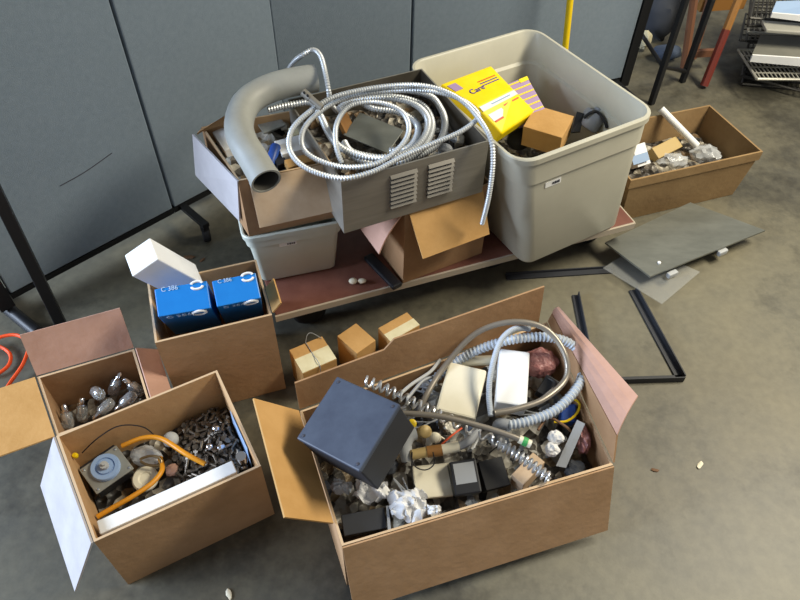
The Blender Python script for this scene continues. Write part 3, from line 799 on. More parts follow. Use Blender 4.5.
# trust the front edge
f0, f1 = at(155, 343, B2Z), at(272, 315, B2Z); fv = f1 - f0; a = math.atan2(fv.y, fv.x); w = fv.length; d = .19
c = (f0 + f1) / 2 + rotz(a) @ V((0, d / 2, 0))
B2 = Carton(c, a, w, d, .001, B2Z)
T = thing('cardboard_box', 'tall brown cardboard box holding two blue cartons', 'cardboard box', (c.x, c.y, 0))
B2.body(M_kraft, T, M_kraft_in)
B2.flap('r', .035, 50, M_kraft_y, T, u0=-.95, u1=-.1, label='torn flap stub at the right')
ins = Carton(c, a, w - .012, d - .012, 0.007, B2Z)
def blue(label, pix, z, fh, dz):
    P = [at(pix[0][0], pix[0][1], z + dz), at(pix[1][0], pix[1][1], z + dz), at(pix[2][0], pix[2][1], z), at(pix[3][0], pix[3][1], z)]
    T = thing('blue_carton', label, 'carton', ((P[0].x + P[2].x) / 2, (P[0].y + P[2].y) / 2, .007), 'blue cartons in the tall box')
    u = P[2] - P[3]; v = P[0] - P[3]; v = v - u * (v.dot(u) / u.length_squared)
    n = u.cross(v).normalized()
    mb = MB().use(M_blue); O = P[3]; D = n * -fh
    # long body down to the bottom of the box
    mb.hexa([O + D, O + u + D, O + u + v + D, O + v + D, O, O + u, O + u + v, O + v])
    b = mb.build('carton', M_blue, T, bevel=.002)
    un, vn = u.normalized(), v.normalized()
    L = u.length
    # front panel lettering
    fd = D.normalized(); R = Matrix((un, -fd, un.cross(-fd))).transposed()
    fo = O + un * .0 + un.cross(-fd) * .0005
    text_mesh('C 386', L * .2, fo + un * (L * .12) + fd * (.025), un, -fd, M_greyprint, T)
    lg = fo + un * (L * .76) + fd * .018
    sg = MB()
    for s_ in (1, -1):
        arc = [lg + un * (.014 * math.cos(t) * s_) - fd * (.011 * math.sin(t) * s_ + .004 * s_) for t in [x * PI / 10 for x in range(0, 11)]]
        sg.tube(arc, .0035, 6)
    sg.build('emblem', M_white, T)
    text_mesh('C 386', L * .13, O + un * (L * .12) + v * .86 + n * .0005, un, vn, M_greyprint, T)
    sg = MB(); lg = O + un * (L * .8) + v * .9 + n * .0005
    for s_ in (1, -1):
        arc = [lg + un * (.012 * math.cos(t) * s_) + vn * (.006 * math.sin(t) * s_ + .003 * s_) for t in [x * PI / 10 for x in range(0, 11)]]
        sg.tube(arc, .003, 6)
    sg.build('emblem', M_white, T)
    return T
blue('left blue carton, in front of the leaning white carton', [(156, 289), (205, 277), (211, 308), (158, 317)], .35, .20, .03)
blue('right blue carton, against the right wall of the tall box', [(213, 281), (255, 271), (261, 298), (217, 307)], .35, .20, .03)
# leaning white carton
w0, w1 = at(141, 257, .43), at(188, 282, .28)
axv = (w1 - w0); L = axv.length; zax = axv.normalized(); xa = V((.55, .3, 0)); xa = (xa - zax * xa.dot(zax)).normalized(); ya_ = zax.cross(xa)
T = thing('white_carton', 'long white carton leaning out of the tall box over its left corner', 'carton', w1)
MB().box((w0 + w1) / 2, (.072, .062, L), Matrix((xa, ya_, zax)).transposed()).build('carton', M_white, T, bevel=.003)
MB().box((w0 + w1) / 2 - zax * .0 - ya_ * .0315, (.04, .001, L * .6), Matrix((xa, ya_, zax)).transposed()).build('print', M_ltblue, T)

# ------------------------------------------------------------------ box 1, lamps
B1Z = .20
c, a, w, d = rectfit([(37, 377), (134, 349), (167, 406), (60, 440)], B1Z)
B1 = Carton(c, a, w, d, .001, B1Z, quad=[at(57, 436, B1Z), at(150, 402, B1Z), at(134, 349, B1Z), at(37, 377, B1Z)])
T = thing('cardboard_box', 'pinkish daylit kraft box of glass lamps at the far left', 'cardboard box', (c.x, c.y, 0))
B1.body(M_kraft_b, T, M_kraft_b)
B1.flap('b', .105, 62, M_pink, T, label='pinkish daylit back flap standing up')  # daylight on this kraft flap is painted as pink
B1.flap('l', .11, 8, M_kraft_y, T, label='yellowish flap folded out at the left')
B1.flap('r', .055, -35, M_pink, T)
heap('scrap_heap', 'dark packing under the glass lamps in the pinkish box', B1, .075, .006, M_junk, seed=20)
LP = thing('glass_lamp', 'clear glass lamp with silver neck lying highest against the back wall of the pinkish box', 'lamp', (0, 0, 0), 'glass lamps in the pinkish box')
MB().lathe([(.006, -.006), (.012, -.003), (.0145, .002), (.015, .026), (.0135, .034), (.009, .040), (0, .042)], seg=22).build('bulb', M_glass, LP, smooth=True)
MB().lathe([(0, -.026), (.004, -.026), (.0075, -.022), (.0075, -.008), (.0095, -.0065), (.0095, -.003), (0, -.003)], seg=16).build('base', M_chrome, LP, smooth=True)
MB().lathe([(0, -.002), (.009, -.002), (.011, .004), (.0115, .014), (.006, .016), (.004, .026), (0, .027)], seg=14).build('reflector', M_chrome, LP, smooth=True)
lamps = [((95, 391), .155, (1.2, .3, .75), None), ((66, 414), .14, (2.5, .2, .5), 'glass lamp lying in the left front corner of the pinkish box'), ((82, 407), .135, (2.6, .1, 0), 'glass lamp second from the left, standing neck up'),
         ((101, 412), .135, (1.25, .5, 2.3), 'glass lamp with a bright silver side in the middle front'), ((123, 404), .138, (1.2, .2, 2.2), 'glass lamp with a silver streak right of the middle'), ((117, 381), .13, (2.3, .2, -.3), 'glass lamp by the back wall, right of the highest lamp'), ((131, 385), .13, (2.5, .1, 1.4), 'bluish glass lamp against the right wall of the pinkish box')]
for i, (p, z, ro, lb) in enumerate(lamps):
    if i == 0: LP.location = at(*p, z); LP.rotation_euler = ro; LP.scale = (.9, .9, .9)
    else: dup(LP, at(*p, z), ro, lb)

# ------------------------------------------------------------------ box 3, hardware
B3Z = .23
c, a, w, d = rectfit([(55.7, 436), (217, 370), (261, 466), (94, 542)], B3Z)
B3 = Carton(c, a, w, d, .001, B3Z, quad=[at(94, 542, B3Z), at(261, 466, B3Z), at(217, 370, B3Z), at(56, 436, B3Z)])
T = thing('cardboard_box', 'cardboard box of loose hardware with white left flap, nearest at the left', 'cardboard box', (c.x, c.y, 0))
B3.body(M_kraft, T, M_kraft_in)
B3.flap('l', .16, -61, M_whitecard, T, label='white faced flap hanging at the left', u0=-1.0, u1=1)
fl_ = B3.p(-1, .3, B3Z)
heap('scrap_heap', 'dim layer of small scrap in the hardware box', B3, .09, .006, M_junk, seed=30)
# dial timer
tm = [(79, 470), (116, 445), (139, 464), (97, 494)]
tz = .155
P = [at(*tm[0], tz), at(*tm[1], tz), None, at(*tm[3], tz - .012)]; P[2] = P[3]; P = [P[0], P[1], P[1] + P[2] - P[0], P[2]]
u = P[1] - P[0]; v = P[3] - P[0]; v = v - u * (v.dot(u) / u.length_squared); n = u.cross(v).normalized(); n = n if n.z > 0 else -n
T = thing('dial_timer', 'timer mechanism with pale blue dial on a square metal plate', 'timer', at(104, 470, .10))
obox(P[0] - n * .004 + u * .03 - v * .1, P[0] - n * .004 + u * .97 - v * .1, P[3] - n * .004 + u * .03, .03).build('case', M_blackpl, T, bevel=.002)
obox(P[0], P[0] + u, P[0] + v, .004).build('plate', M_plate, T, bevel=.001)
dc_ = P[0] + u * .5 + v * .45
dr = min(u.length, v.length) * .44
MB().lathe([(0, 0), (dr, 0), (dr, .006), (dr * .93, .009), (dr * .66, .009), (dr * .64, .006), (dr * .55, .006), (dr * .53, .010), (0, .010)], dc_, n, 40).build('dial', M_dial, T, smooth=True)
MB().lathe([(0, 0), (dr * .3, 0), (dr * .28, .009), (dr * .12, .009), (dr * .11, .014), (0, .014)], dc_ + n * .010, n, 24).build('knob', M_greyroc, T, smooth=True)
for sx, sy in ((.08, .1), (.92, .1), (.92, .9), (.08, .9)):
    MB().lathe([(0, 0), (.003, 0), (.0025, .002), (0, .0025)], P[0] + u * sx + v * sy, n, 10).build('screw', M_chrome, T, smooth=True)
MB().lathe([(0, 0), (.006, 0), (.006, .008), (.004, .011), (0, .011)], at(76, 456, .16), (0, -.3, 1), 14).build('yellow_cap', M_yellowd, T, smooth=True)
tag(MB().tube(spline(pxs([(82, 453, .17), (98, 438, .195), (119, 426, .205), (143, 427, .19), (157, 438, .145)]), .006), .0014, 6).build('wire', M_rubber, smooth=True), 'thin black wire arching over the dial timer', 'wire')
tag(MB().tube(spline(pxs([(122, 446, .155), (143, 438, .165), (162, 439, .168), (186, 454, .17), (205, 464, .162)]), .005), .0055, 10).build('orange_tube', M_orange, smooth=True), 'orange tube curving right over the hardware towards the white strip', 'tube')
tag(MB().tube(spline(pxs([(97, 517, .15), (114, 507, .15), (133, 496, .15), (152, 483, .145), (162, 470, .14), (160, 458, .125)]), .005), .0055, 10).build('orange_tube', M_orange, smooth=True), 'orange tube bending round beside the white disc at the front', 'tube')
tag(MB().lathe([(0, 0), (.026, 0), (.028, .003), (.028, .01), (.025, .013), (.015, .013), (.012, .010), (0, .010)], at(146, 480, .105), (.1, -.15, 1), 30).build('white_disc', M_cream, smooth=True), 'round cream plastic disc inside the bend of the orange tube', 'disc')
# white strip carton along the front wall
w0, w1 = B3.p(-.93, -.86, .215), B3.p(.72, -.86, .215)
yv = B3.R @ V((0, .03, 0)); 
T = thing('white_strip', 'long narrow white carton standing along the front wall of the hardware box', 'carton', (w0 + w1) / 2 - V((0, 0, .125)))
MB().hexa([p for p in (w0 - V((0, 0, .12)), w1 - V((0, 0, .12)), w1 + yv - V((0, 0, .12)), w0 + yv - V((0, 0, .12)), w0, w1, w1 + yv, w0 + yv)]).build('carton', M_white, T, bevel=.002)
# right wall paper, chrome cylinder, cap, bag
pp = [B3.p(.955, .35, .19), B3.p(.955, -.45, .19), B3.p(.94, -.45, .10), B3.p(.94, .35, .10)]
tag(MB().sheet(pp, .001).build('paper_slip', M_ltblue), 'pale blue paper slip standing against the right wall', 'paper')
T = thing('chrome_fitting', 'chrome cylinder with white stem by the right end of the white strip', 'fitting', at(242, 462, .13))
k = at(242, 462, .15)
MB().lathe([(0, 0), (.012, 0), (.0125, .002), (.0125, .03), (.011, .033), (0, .033)], k, (.1, -.1, 1), 20).build('barrel', M_chrome, T, smooth=True)
MB().lathe([(0, -.03), (.005, -.03), (.005, 0), (0, 0)], k, (.1, -.1, 1), 12).build('stem', M_white, T, smooth=True)
tag(MB().lathe([(0, 0), (.016, 0), (.018, .004), (.016, .014), (.008, .02), (0, .021)], at(171, 440, .13), (.2, -.3, 1), 18).build('plastic_stopper', M_greyroc, smooth=True), 'pale grey cap at the left edge of the bolt pile', 'cap')
tag(MB().blob(at(146, 456, .115), (.032, .022, .016), .35, 3, 3, crumple=True, seed=2).build('plastic_bag', M_bag, smooth=True), 'clear plastic bag between the dial timer and the bolts', 'bag')
tag(MB().blob(at(172, 470, .112), (.014, .016, .01), .3, 2, 2, seed=6).build('rag', M_pink), 'pinkish brown scrap beside the orange tube bend', 'scrap')
tag(MB().tube(spline(pxs([(140, 460, .14), (150, 456, .14), (160, 458, .14), (160, 465, .135), (148, 465, .135)]), .004, True), .003, 8, closed=False).build('brass_ring', M_brass, smooth=True), 'flattened brass ring lying on the plastic bag', 'ring')
MBp = MB().sheet([B3.p(.05, -.62, .12), B3.p(.35, -.62, .13), B3.p(.30, -.3, .12), B3.p(.02, -.3, .112)], .001)
tag(MBp.build('paper_slip', M_white), 'small white slip lying before the bolts behind the white strip', 'paper')
# bolt pile
PL = MB(); n = 22; g = []
def pile_z(u_, v_):
    r = math.hypot((u_ - .58) / .55, (v_ - .12) / .9)
    return .092 + .052 * max(0, 1 - r * r) + .006 * noise.noise(V((u_ * 9, v_ * 9, 3)))
for j in range(n + 1):
    row = []
    for i in range(n + 1):
        u_, v_ = .06 + .85 * i / n, -.6 + 1.5 * j / n
        row.append(PL.bm.verts.new(B3.p(u_, v_, pile_z(u_, v_))))
    g.append(row)
for j in range(n):
    for i in range(n): PL._f([g[j][i], g[j][i + 1], g[j + 1][i + 1], g[j + 1][i]])
rim = g[0] + [r[-1] for r in g[1:]] + g[-1][-2::-1] + [r[0] for r in g[-2:0:-1]]
low = [PL.bm.verts.new((v.co.x, v.co.y, .085)) for v in rim]
for i in range(len(rim)): PL._f([rim[i], low[i], low[(i + 1) % len(rim)], rim[(i + 1) % len(rim)]])
PL._f(low)
tag(PL.build('bolt_pile', M_junkm), 'fine metal hardware heaped below the loose bolts', 'hardware', kind='stuff')
def hexp(r, z0, z1, mb, ro=0): 
    mb.prism([(r * math.cos(k * PI / 3 + ro), r * math.sin(k * PI / 3 + ro), z0) for k in range(6)], (0, 0, z1 - z0)); return mb
GB = 'loose bolts in the hardware box'; GN = 'loose nuts in the hardware box'
LBt = 'dull small bolt lying loose in the pile at the right of the hardware box'
LNt = 'dull small hexagonal nut lying loose in the pile at the right of the hardware box'
bolt = thing('bolt', LBt, 'bolt', (0, 0, 0), GB)
hexp(.0065, .008, .0125, MB()).build('head', M_bolt, bolt); MB().lathe([(0, -.012), (.0032, -.012), (.0036, -.01), (.0036, .008), (0, .008)], seg=10).build('shank', M_bolt, bolt, smooth=True)
mbn = hexp(.0075, -.003, .003, MB()); mbn.lathe([(.0034, -.0032), (.0034, .0032)], seg=8)
nut = tag(mbn.build('nut', M_bolt, loc=(0, 0, 0)), LNt, 'nut', GN)
pts = []; tries = 0
while len(pts) < 120 and tries < 20000:
    tries += 1
    u_, v_ = random.uniform(.1, .88), random.uniform(-.55, .86)
    q = B3.p(u_, v_, pile_z(u_, v_))
    r = math.hypot((u_ - .58) / .5, (v_ - .12) / .85)
    if r > 1: continue
    if all((q - o).length > .0125 for o in pts): pts.append(q)
fb = fn = True
for i, q in enumerate(pts):
    ro = (random.uniform(1.1, 1.9) * random.choice((1, -1)), random.uniform(-.4, .4), random.uniform(0, 6.28))
    if i % 5 < 3:
        q = q + V((0, 0, .005))
        if fb: bolt.location = q; bolt.rotation_euler = ro; fb = False
        else: dup(bolt, q, ro, LBt)
    else:
        q = q + V((0, 0, .005)); ro = (random.uniform(-.7, .7), random.uniform(-.7, .7), ro[2])
        if fn: nut.location = q; nut.rotation_euler = ro; fn = False
        else: o = nut.copy(); COL.objects.link(o); o.location = q; o.rotation_euler = ro
for (x, y, z, lb) in ((217, 428, .15, 'small shiny chrome cap among the bolts near the back wall'), (209, 446, .155, 'shiny chrome cap on the middle of the bolt pile'), (223, 447, .145, 'shiny chrome cap on the right of the bolt pile')):
    tag(MB().lathe([(0, 0), (.007, 0), (.0075, .003), (.0075, .014), (.005, .017), (0, .018)], at(x, y, z), (random.uniform(-.6, .6), -.5, .6), 16).build('chrome_bushing', M_chrome, smooth=True), lb, 'cap')

# ------------------------------------------------------------------ box 4, the large open one
B4Z = .215
f0, f1 = at(342, 546, B4Z), at(613, 465, B4Z); fv = f1 - f0; a = math.atan2(fv.y, fv.x); w = fv.length
l0 = at(299, 409, B4Z); yv = rotz(a) @ V((0, 1, 0)); d = .375
c = (f0 + f1) / 2 + yv * d / 2
B4 = Carton(c, a, w, d, .001, B4Z, quad=[f0, f1, at(547, 322, B4Z), at(300, 411, B4Z)])
T = thing('cardboard_box', 'largest open cardboard box with hoses and a steel case, nearest the camera', 'cardboard box', (c.x, c.y, 0))
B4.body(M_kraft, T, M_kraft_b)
B4.flap('f', .192, -71, M_kraft, T, label='long flap hanging at the front')
B4.flap('l', .128, 47, M_kraft_y, T, label='yellowish flap folded out at the left', u0=-.7, u1=1.0)
# back flap upright with stepped top edge
def bq(u_, e, t=0): return B4.p(u_ * .965 - .035, 1, B4Z + .001 + e) + yv * (.004 + t + e * .12)
pts = [bq(-1, 0), bq(1, 0), bq(1, .118), bq(-.25, .115), bq(-.33, .092), bq(-1, .085)]
MB().prism(pts, yv * .004).build('flap', M_kraft_b, T)
ka, kb = B4.fp('r', -.8, .05, 78), B4.fp('r', 1, .03, 80)
mb = MB(); mb.sheet([B4.fp('r', -.98, .001, 78), B4.fp('r', 1, .001, 80), kb, ka], .004, sub=4); rf = mb.build('flap', M_kraft_b, T)  # lower half of the flap, its shade painted as browner kraft
mb = MB(); mb.sheet([ka, kb, at(559, 307, .275), at(638, 396, .30)], .004, sub=4, bend=-.006); o = mb.build('flap_end', M_pink, rf); o['label'] = 'pinkish daylit upper half of the flap'  # upper half of the same flap, daylight painted as pink
heap('scrap_heap', 'jumble of small mixed scrap filling the largest box', B4, .13, .022, M_junk2, n=40, seed=40)

# steel case
P0, P1, P3 = at(337, 376, .35), at(400, 404, .385), at(296, 438, .312)

T = thing('steel_case', 'dark steel case with slate blue lit top sitting tilted on the scrap in the largest box', 'metal case', at(352, 430, .17))
u = P1 - P0; v = P3 - P0; v = v - u * (v.dot(u) / u.length_squared); n = u.cross(v).normalized(); n = n if n.z > 0 else -n
obox(P0 - n * .003 + (u + v) * .01, P0 + u * .99 + v * .01 - n * .003, P0 + v * .99 + u * .01 - n * .003, .105).build('case', M_dkside, T, bevel=.003)
obox(P0, P0 + u, P0 + v, .012).build('lid', M_dkblue, T, bevel=.003)  # top face coloured lighter than the sides for the light falling on it
for sx, sy in ((.07, .07), (.93, .07), (.93, .93), (.07, .93)):
    MB().lathe([(0, 0), (.0035, 0), (.003, .0015), (0, .002)], P0 + u * sx + v * sy, n, 10).build('screw', M_ink, T)
# springs, hoses, rod
def helix(P, r, turns_at, wire, mb, seg=6):
    pts = even(spline(pxs(P), .003), .0005); out = []; ph = 0; N = len(pts); nrm = None
    for i, p in enumerate(pts):
        t = (pts[min(i + 1, N - 1)] - pts[max(i - 1, 0)]).normalized()
        nrm = t.orthogonal().normalized() if nrm is None else (nrm - t * nrm.dot(t)).normalized(); b = t.cross(nrm)
        out.append(p + (nrm * math.cos(ph) + b * math.sin(ph)) * r); ph += 2 * PI * .0005 / turns_at(i / N)
    return mb.tube(even(out, .0035), wire, seg)
SPR = [(366, 381, .30), (384, 388, .298), (412, 402, .28), (445, 418, .262), (480, 434, .25), (512, 451, .24), (550, 479, .225)]
tag(helix(SPR, .0105, lambda t: .0155 if t < .4 else (.03 if t < .7 else .0105), .0029, MB(), 8).build('coil_spring', M_spring, smooth=True), 'long shiny coil spring stretched across the largest box', 'spring')
hose('flexible_hose', 'smooth bronze grey hose making the big loop in the largest box', pxs([(420, 412, .2), (426, 396, .22), (445, 366, .24), (475, 334, .285), (511, 322, .315), (544, 328, .31), (564, 352, .285), (566, 378, .255), (544, 399, .25), (516, 409, .25), (494, 413, .25)]), .0068, M_bronze, .004, .05, 'hose', 12)
hose('flexible_hose', 'pale hose rising through the middle of the big bronze loop', pxs([(491, 416, .245), (489, 395, .255), (491, 372, .275), (500, 342, .30), (514, 329, .305), (530, 329, .29)]), .0062, M_bluegrey, .004, .08, 'hose', 12)
hose('corrugated_hose', 'blue grey corrugated hose curving down the right side of the bronze loop', pxs([(508, 425, .225), (529, 421, .23), (557, 409, .235), (578, 386, .24), (584, 362, .24), (571, 344, .262), (545, 337, .28), (510, 340, .275), (478, 350, .245), (450, 366, .205), (430, 384, .185)]), .0105, M_bluegrey, .009, .13, 'hose', 14)
el2 = even(spline(pxs([(508, 425, .225), (500, 424, .222), (497, 431, .2), (500, 440, .18)]), .003), .004)
tag(MB().tube(el2, .013, 16).build('hose_elbow', M_greypl, smooth=True), 'grey elbow fitting at the lower end of the corrugated hose', 'fitting')
T = thing('grey_rod', 'bronze grey rod with green tape lying over the coil spring', 'rod', at(470, 425, .24))
RD = spline(pxs([(398, 413, .285), (438, 416, .29), (480, 426, .282), (514, 437, .275), (530, 444, .268)]), .008)
MB().tube(RD, .0062, 12).build('rod', M_bronze, T, smooth=True)
k = at(519, 439, .272); kd = at(530, 444, .268) - k
MB().lathe([(0, 0), (.0085, 0), (.0085, .026), (0, .026)], k, kd, 14).build('cream_sleeve', M_cream, T, smooth=True)
MB().lathe([(0, 0), (.0095, 0), (.0095, .010), (0, .010)], k + kd.normalized() * .008, kd, 14).build('green_tape', M_green, T, smooth=True)
# white blocks
carton('foam_block', 'bright white foam block standing inside the big bronze loop', 'block', at(500, 348, .25), at(530, 352, .25), at(496, 402, .235), .05, M_foam, bevel=.004)
carton('cream_box', 'cream plastic box left of the white foam block', 'box', at(449, 361, .235), at(487, 370, .235), at(434, 409, .222), .035, M_cream, bevel=.005)
tag(MB().tube(pxs([(456, 362, .205), (494, 360, .205)]), .012, 14).build('cream_pipe', M_cream, smooth=True), 'cream pipe behind the cream plastic box', 'pipe')
tag(MB().blob(at(540, 363, .195), (.042, .036, .032), .2, 3, 4, seed=11).build('bubble_wrap', M_pinkwrap, smooth=True), 'pink bubble wrap inside the right of the bronze loop', 'bubble wrap')
tag(MB().blob(at(582, 438, .185), (.017, .036, .024), .3, 3, 4, seed=13).build('bubble_wrap', M_pinkwrap, smooth=True), 'pink wrap squeezed along the right wall of the largest box', 'bubble wrap')
carton('black_box', 'small black box between the bubble wrap and the corrugated hose', 'box', at(547, 374, .225), at(560, 382, .22), at(537, 391, .21), .04, M_blackpl)
T = thing('blue_case', 'blue plastic case with yellow rim in the right of the largest box', 'case', at(578, 408, .17))
bp = pxs([(562, 402, .20), (577, 404, .20), (571, 420, .185), (555, 420, .185)])
obox(bp[0], bp[1], bp[3], .04).build('case', M_bluepl, T, bevel=.004)
MB().tube(spline(pxs([(568, 396, .212), (579, 403, .21), (577, 413, .205), (567, 421, .197), (554, 422, .195)]), .005), .0028, 8).build('rim', M_yellowd, T, smooth=True)
tag(MB().sheet(pxs([(577, 420, .225), (585, 424, .225), (566, 468, .18), (556, 466, .18)]), .006).build('grey_strip', M_greypl), 'pale grey strip leaning beside the pink wrap', 'strip')
tag(MB().blob(at(556, 438, .20), (.018, .016, .018), .35, 2, 3, seed=21).blob(at(552, 450, .20), (.016, .014, .016), .35, 2, 3, seed=22).build('plaster_lump', M_paper), 'knobbly white fitting below the corrugated hose', 'fitting')
carton('tan_board', 'tan board standing at the lower end of the coil spring', 'board', at(533, 452, .20), at(545, 462, .20), at(515, 478, .19), .05, M_tan)
# pipe assembly
T = thing('pipe_assembly', 'grey and tan pipe fittings joined in a row right of the steel case', 'pipe', at(430, 450, .18))
E1 = even(spline(pxs([(408, 460, .19), (405, 446, .21), (409, 436, .22), (416, 433, .22)]), .003), .003)
MB().tube(E1, .0145, 18).build('elbow', M_greyroc, T, smooth=True)
Pp = pxs([(411, 455, .205), (427, 452, .21), (442, 450, .213), (459, 446, .217), (470, 440, .222), (478, 428, .228)])
MB().tube([Pp[0], Pp[1]], .011, 16).build('coupling', M_tanpipe, T, smooth=True)
MB().tube([Pp[1], Pp[2]], .0125, 16).build('coupling', M_owood, T, smooth=True)
MB().tube([Pp[2], Pp[3]], .0115, 16).build('coupling', M_cream, T, smooth=True)
MB().tube(spline(Pp[3:], .004), .0095, 16).build('bend', M_greypl, T, smooth=True)
for i, (x, y, z, s_, m, lb) in enumerate(((423, 432, .205, .014, M_tanpipe, 'yellowish plug right of the steel case'), (412, 424, .215, .010, M_yellowd, 'small yellow cap beside the steel case'), (436, 438, .20, .012, M_cream, 'pale plug above the tan couplings'))):
    tag(MB().lathe([(0, 0), (s_, 0), (s_, s_ * 1.2), (s_ * .6, s_ * 1.5), (0, s_ * 1.5)], at(x, y, z), (.3 - .3 * i, -.4, .8), 14).build('plug', m, smooth=True), lb, 'plug')
tag(MB().tube(spline(pxs([(438, 448, .20), (450, 437, .215), (462, 428, .215)]), .005), .0022, 6).build('wire', M_red, smooth=True), 'short red wire above the pipe fittings', 'wire')
tag(MB().tube(spline(pxs([(411, 450, .225), (414, 465, .21), (425, 470, .205), (434, 464, .21), (433, 452, .228)]), .004), .0013, 6).build('wire', M_rubber, smooth=True), 'thin dark wire looped around the tan couplings', 'wire')
tag(MB().tube(spline(pxs([(412, 452, .225), (413, 480, .20), (424, 512, .20)]), .005), .0013, 6).build('wire', M_rubber, smooth=True), 'thin dark wire trailing over the white tissue', 'wire')
# cream plate, adapters, tissue
carton('cream_plate', 'cream plate with screw holes in the front of the largest box', 'plate', at(412, 466, .185), at(452, 462, .185), at(410, 500, .17), .012, M_cream, bevel=.003)
T = thing('power_adapter', 'black power adapter with grey label near the front wall', 'adapter', at(464, 478, .16))
A0, A1, A3 = at(449, 462, .215), at(476, 458, .215), at(453, 497, .19)
obox(A0, A1, A3, .045).build('body', M_blackpl, T, bevel=.004)
u = A1 - A0; v = A3 - A0; v = v - u * (v.dot(u) / u.length_squared); nn = u.cross(v).normalized(); nn = nn if nn.z > 0 else -nn
obox(A0 + u * .12 + v * .08 + nn * .0008, A0 + u * .88 + v * .08 + nn * .0008, A0 + u * .12 + v * .68 + nn * .0008, .001).build('label', M_greypl, T)
carton('black_box', 'black box right of the power adapter by the front wall', 'box', at(478, 462, .195), at(502, 456, .195), at(482, 492, .175), .04, M_rubber)
carton('black_tray', 'flat black tray in the front left corner of the largest box', 'tray', at(341, 515, .195), at(384, 507, .195), at(345, 536, .185), .05, M_dkside)
tag(MB().sheet(pxs([(386, 506, .20), (388.5, 506, .20), (391, 530, .195), (388, 531, .195)]), .004).build('grey_strip', M_greypl), 'thin pale strip at the right side of the flat black tray', 'strip')
def tissue(label, c_, r, seed):
    mb = MB(); n = 26; g = []
    for j in range(n + 1):
        row = []
        for i in range(n + 1):
            x, y = i / n * 2 - 1, j / n * 2 - 1
            k = 1 - .35 * (x * x * y * y) + .22 * noise.noise(V((x * 1.3, y * 1.3, seed)))
            q = V((x * 1.4, y * 1.4, seed * 1.7))
            z = (1 - abs(noise.noise(q)) * 2.2) * .9 + .5 * (1 - abs(noise.noise(q * 2.3 + V((3, 1, 0)))) * 2) - .9 * max(abs(x), abs(y)) ** 3
            d1 = noise.noise(q * 1.6 + V((9, 0, 0))) * .25
            row.append(mb.bm.verts.new(c_ + V((r[0] * (x * k + d1), r[1] * (y * k - d1), r[2] * z))))
        g.append(row)
    for j in range(n):
        for i in range(n): mb._f([g[j][i], g[j][i + 1], g[j + 1][i + 1], g[j + 1][i]])
    return tag(mb.build('tissue_paper', M_paper, smooth=True), label, 'tissue paper')
tissue('white crumpled tissue paper at the middle of the front wall', at(408, 504, .20), (.042, .034, .024), 3)
tissue('white crumpled tissue paper near the front edge of the steel case', at(372, 491, .185), (.04, .024, .02), 5)
tissue('small white tissue tuft touching the front wall right of the bigger tissue', at(434, 510, .215), (.016, .010, .010), 8)
tissue('small white tissue under the left front corner of the steel case', at(341, 487, .175), (.022, .016, .014), 9)
# clutter of cords between case and cream box
for i, (L_, m, lb) in enumerate((([(408, 398, .23), (416, 388, .225), (424, 380, .22), (434, 378, .215), (436, 386, .205)], M_greypl, 'grey cord curled left of the cream box'),
        ([(398, 396, .25), (412, 384, .24), (430, 372, .23), (440, 360, .22)], M_greyroc, 'pale cord running towards the back wall of the largest box'),
        ([(536, 402, .235), (546, 394, .235), (556, 384, .23), (548, 378, .22)], M_blackpl, 'black cord looped beside the small black box'),
        ([(538, 430, .22), (548, 418, .22), (562, 424, .215), (572, 432, .20)], M_brown, 'brownish cord under the corrugated hose'))):
    tag(MB().tube(spline(pxs(L_), .005), .004 if i < 2 else .003, 8).build('cord', m, smooth=True), lb, 'cord')
for i, (x, y, z, r, m, lb) in enumerate(((428, 386, .18, .016, M_greypl, 'grey lump of scrap by the back wall of the largest box'), (575, 470, .165, .022, M_dark, 'dark lump in the right front corner of the largest box'), (450, 428, .20, .016, M_junk2, 'mottled scrap under the grey rod'), (388, 466, .18, .02, M_dark, 'dark lump right of the steel case foot'))):
    tag(MB().blob(at(x, y, z), (r, r, r * .8), .35, 2.2, 3, seed=i + 50).build('scrap_piece', m), lb, 'scrap')

# thin tangled leads between the fittings
rl = random.Random(3)
GT = 'thin tangled leads in the largest box'
for i, (x, y, z) in enumerate(((430, 396, .19), (418, 404, .19), (446, 424, .185), (466, 446, .18), (424, 422, .185), (486, 446, .18), (440, 440, .185), (530, 410, .19), (398, 486, .18), (520, 458, .175))):
    c_ = at(x, y, z); P = [c_ + V((rl.uniform(-.03, .03), rl.uniform(-.022, .022), rl.uniform(-.004, .014))) for k in range(6)]
    mt = (M_greypl, M_rubber, M_cream, M_greyroc)[i % 4]
    tag(MB().tube(spline(P, .004), .0016 + .0008 * (i % 3 == 0), 6).build('tangled_lead', mt, smooth=True), 'thin tangled lead lying among the fittings in the middle of the largest box', 'wire', GT)

# ------------------------------------------------------------------ left posts and orange cord
b0 = at(64, 330, .002)
tz_ = .43
tpt = at(4, 208, tz_)
dv = (tpt - b0).normalized()
T = thing('black_post', 'black square post standing at the far left before the partition', 'post', b0)
R = Matrix.Rotation(.5, 3, 'Z')
b1 = b0 + dv * 1.1
mb = MB(); hw = .014
e1_, e2_ = R @ V((1, 0, 0)), R @ V((0, 1, 0))
mb.hexa([b0 + (e1_ * x + e2_ * y) * hw for x, y in ((-1, -1), (1, -1), (1, 1), (-1, 1))] + [b1 + (e1_ * x + e2_ * y) * hw for x, y in ((-1, -1), (1, -1), (1, 1), (-1, 1))])
mb.build('tube', M_black, T, bevel=.002)
MB().box(b0 + V((0, 0, .003)), (.04, .04, .008), R).build('foot_cap', M_rubber, T)
tag(MB().tube([at(-12, 292, .02), at(38, 333, .02)], .018, 10).build('dark_tube', M_black, smooth=True), 'dark tube lying on the floor left of the black post', 'tube')
oc = []
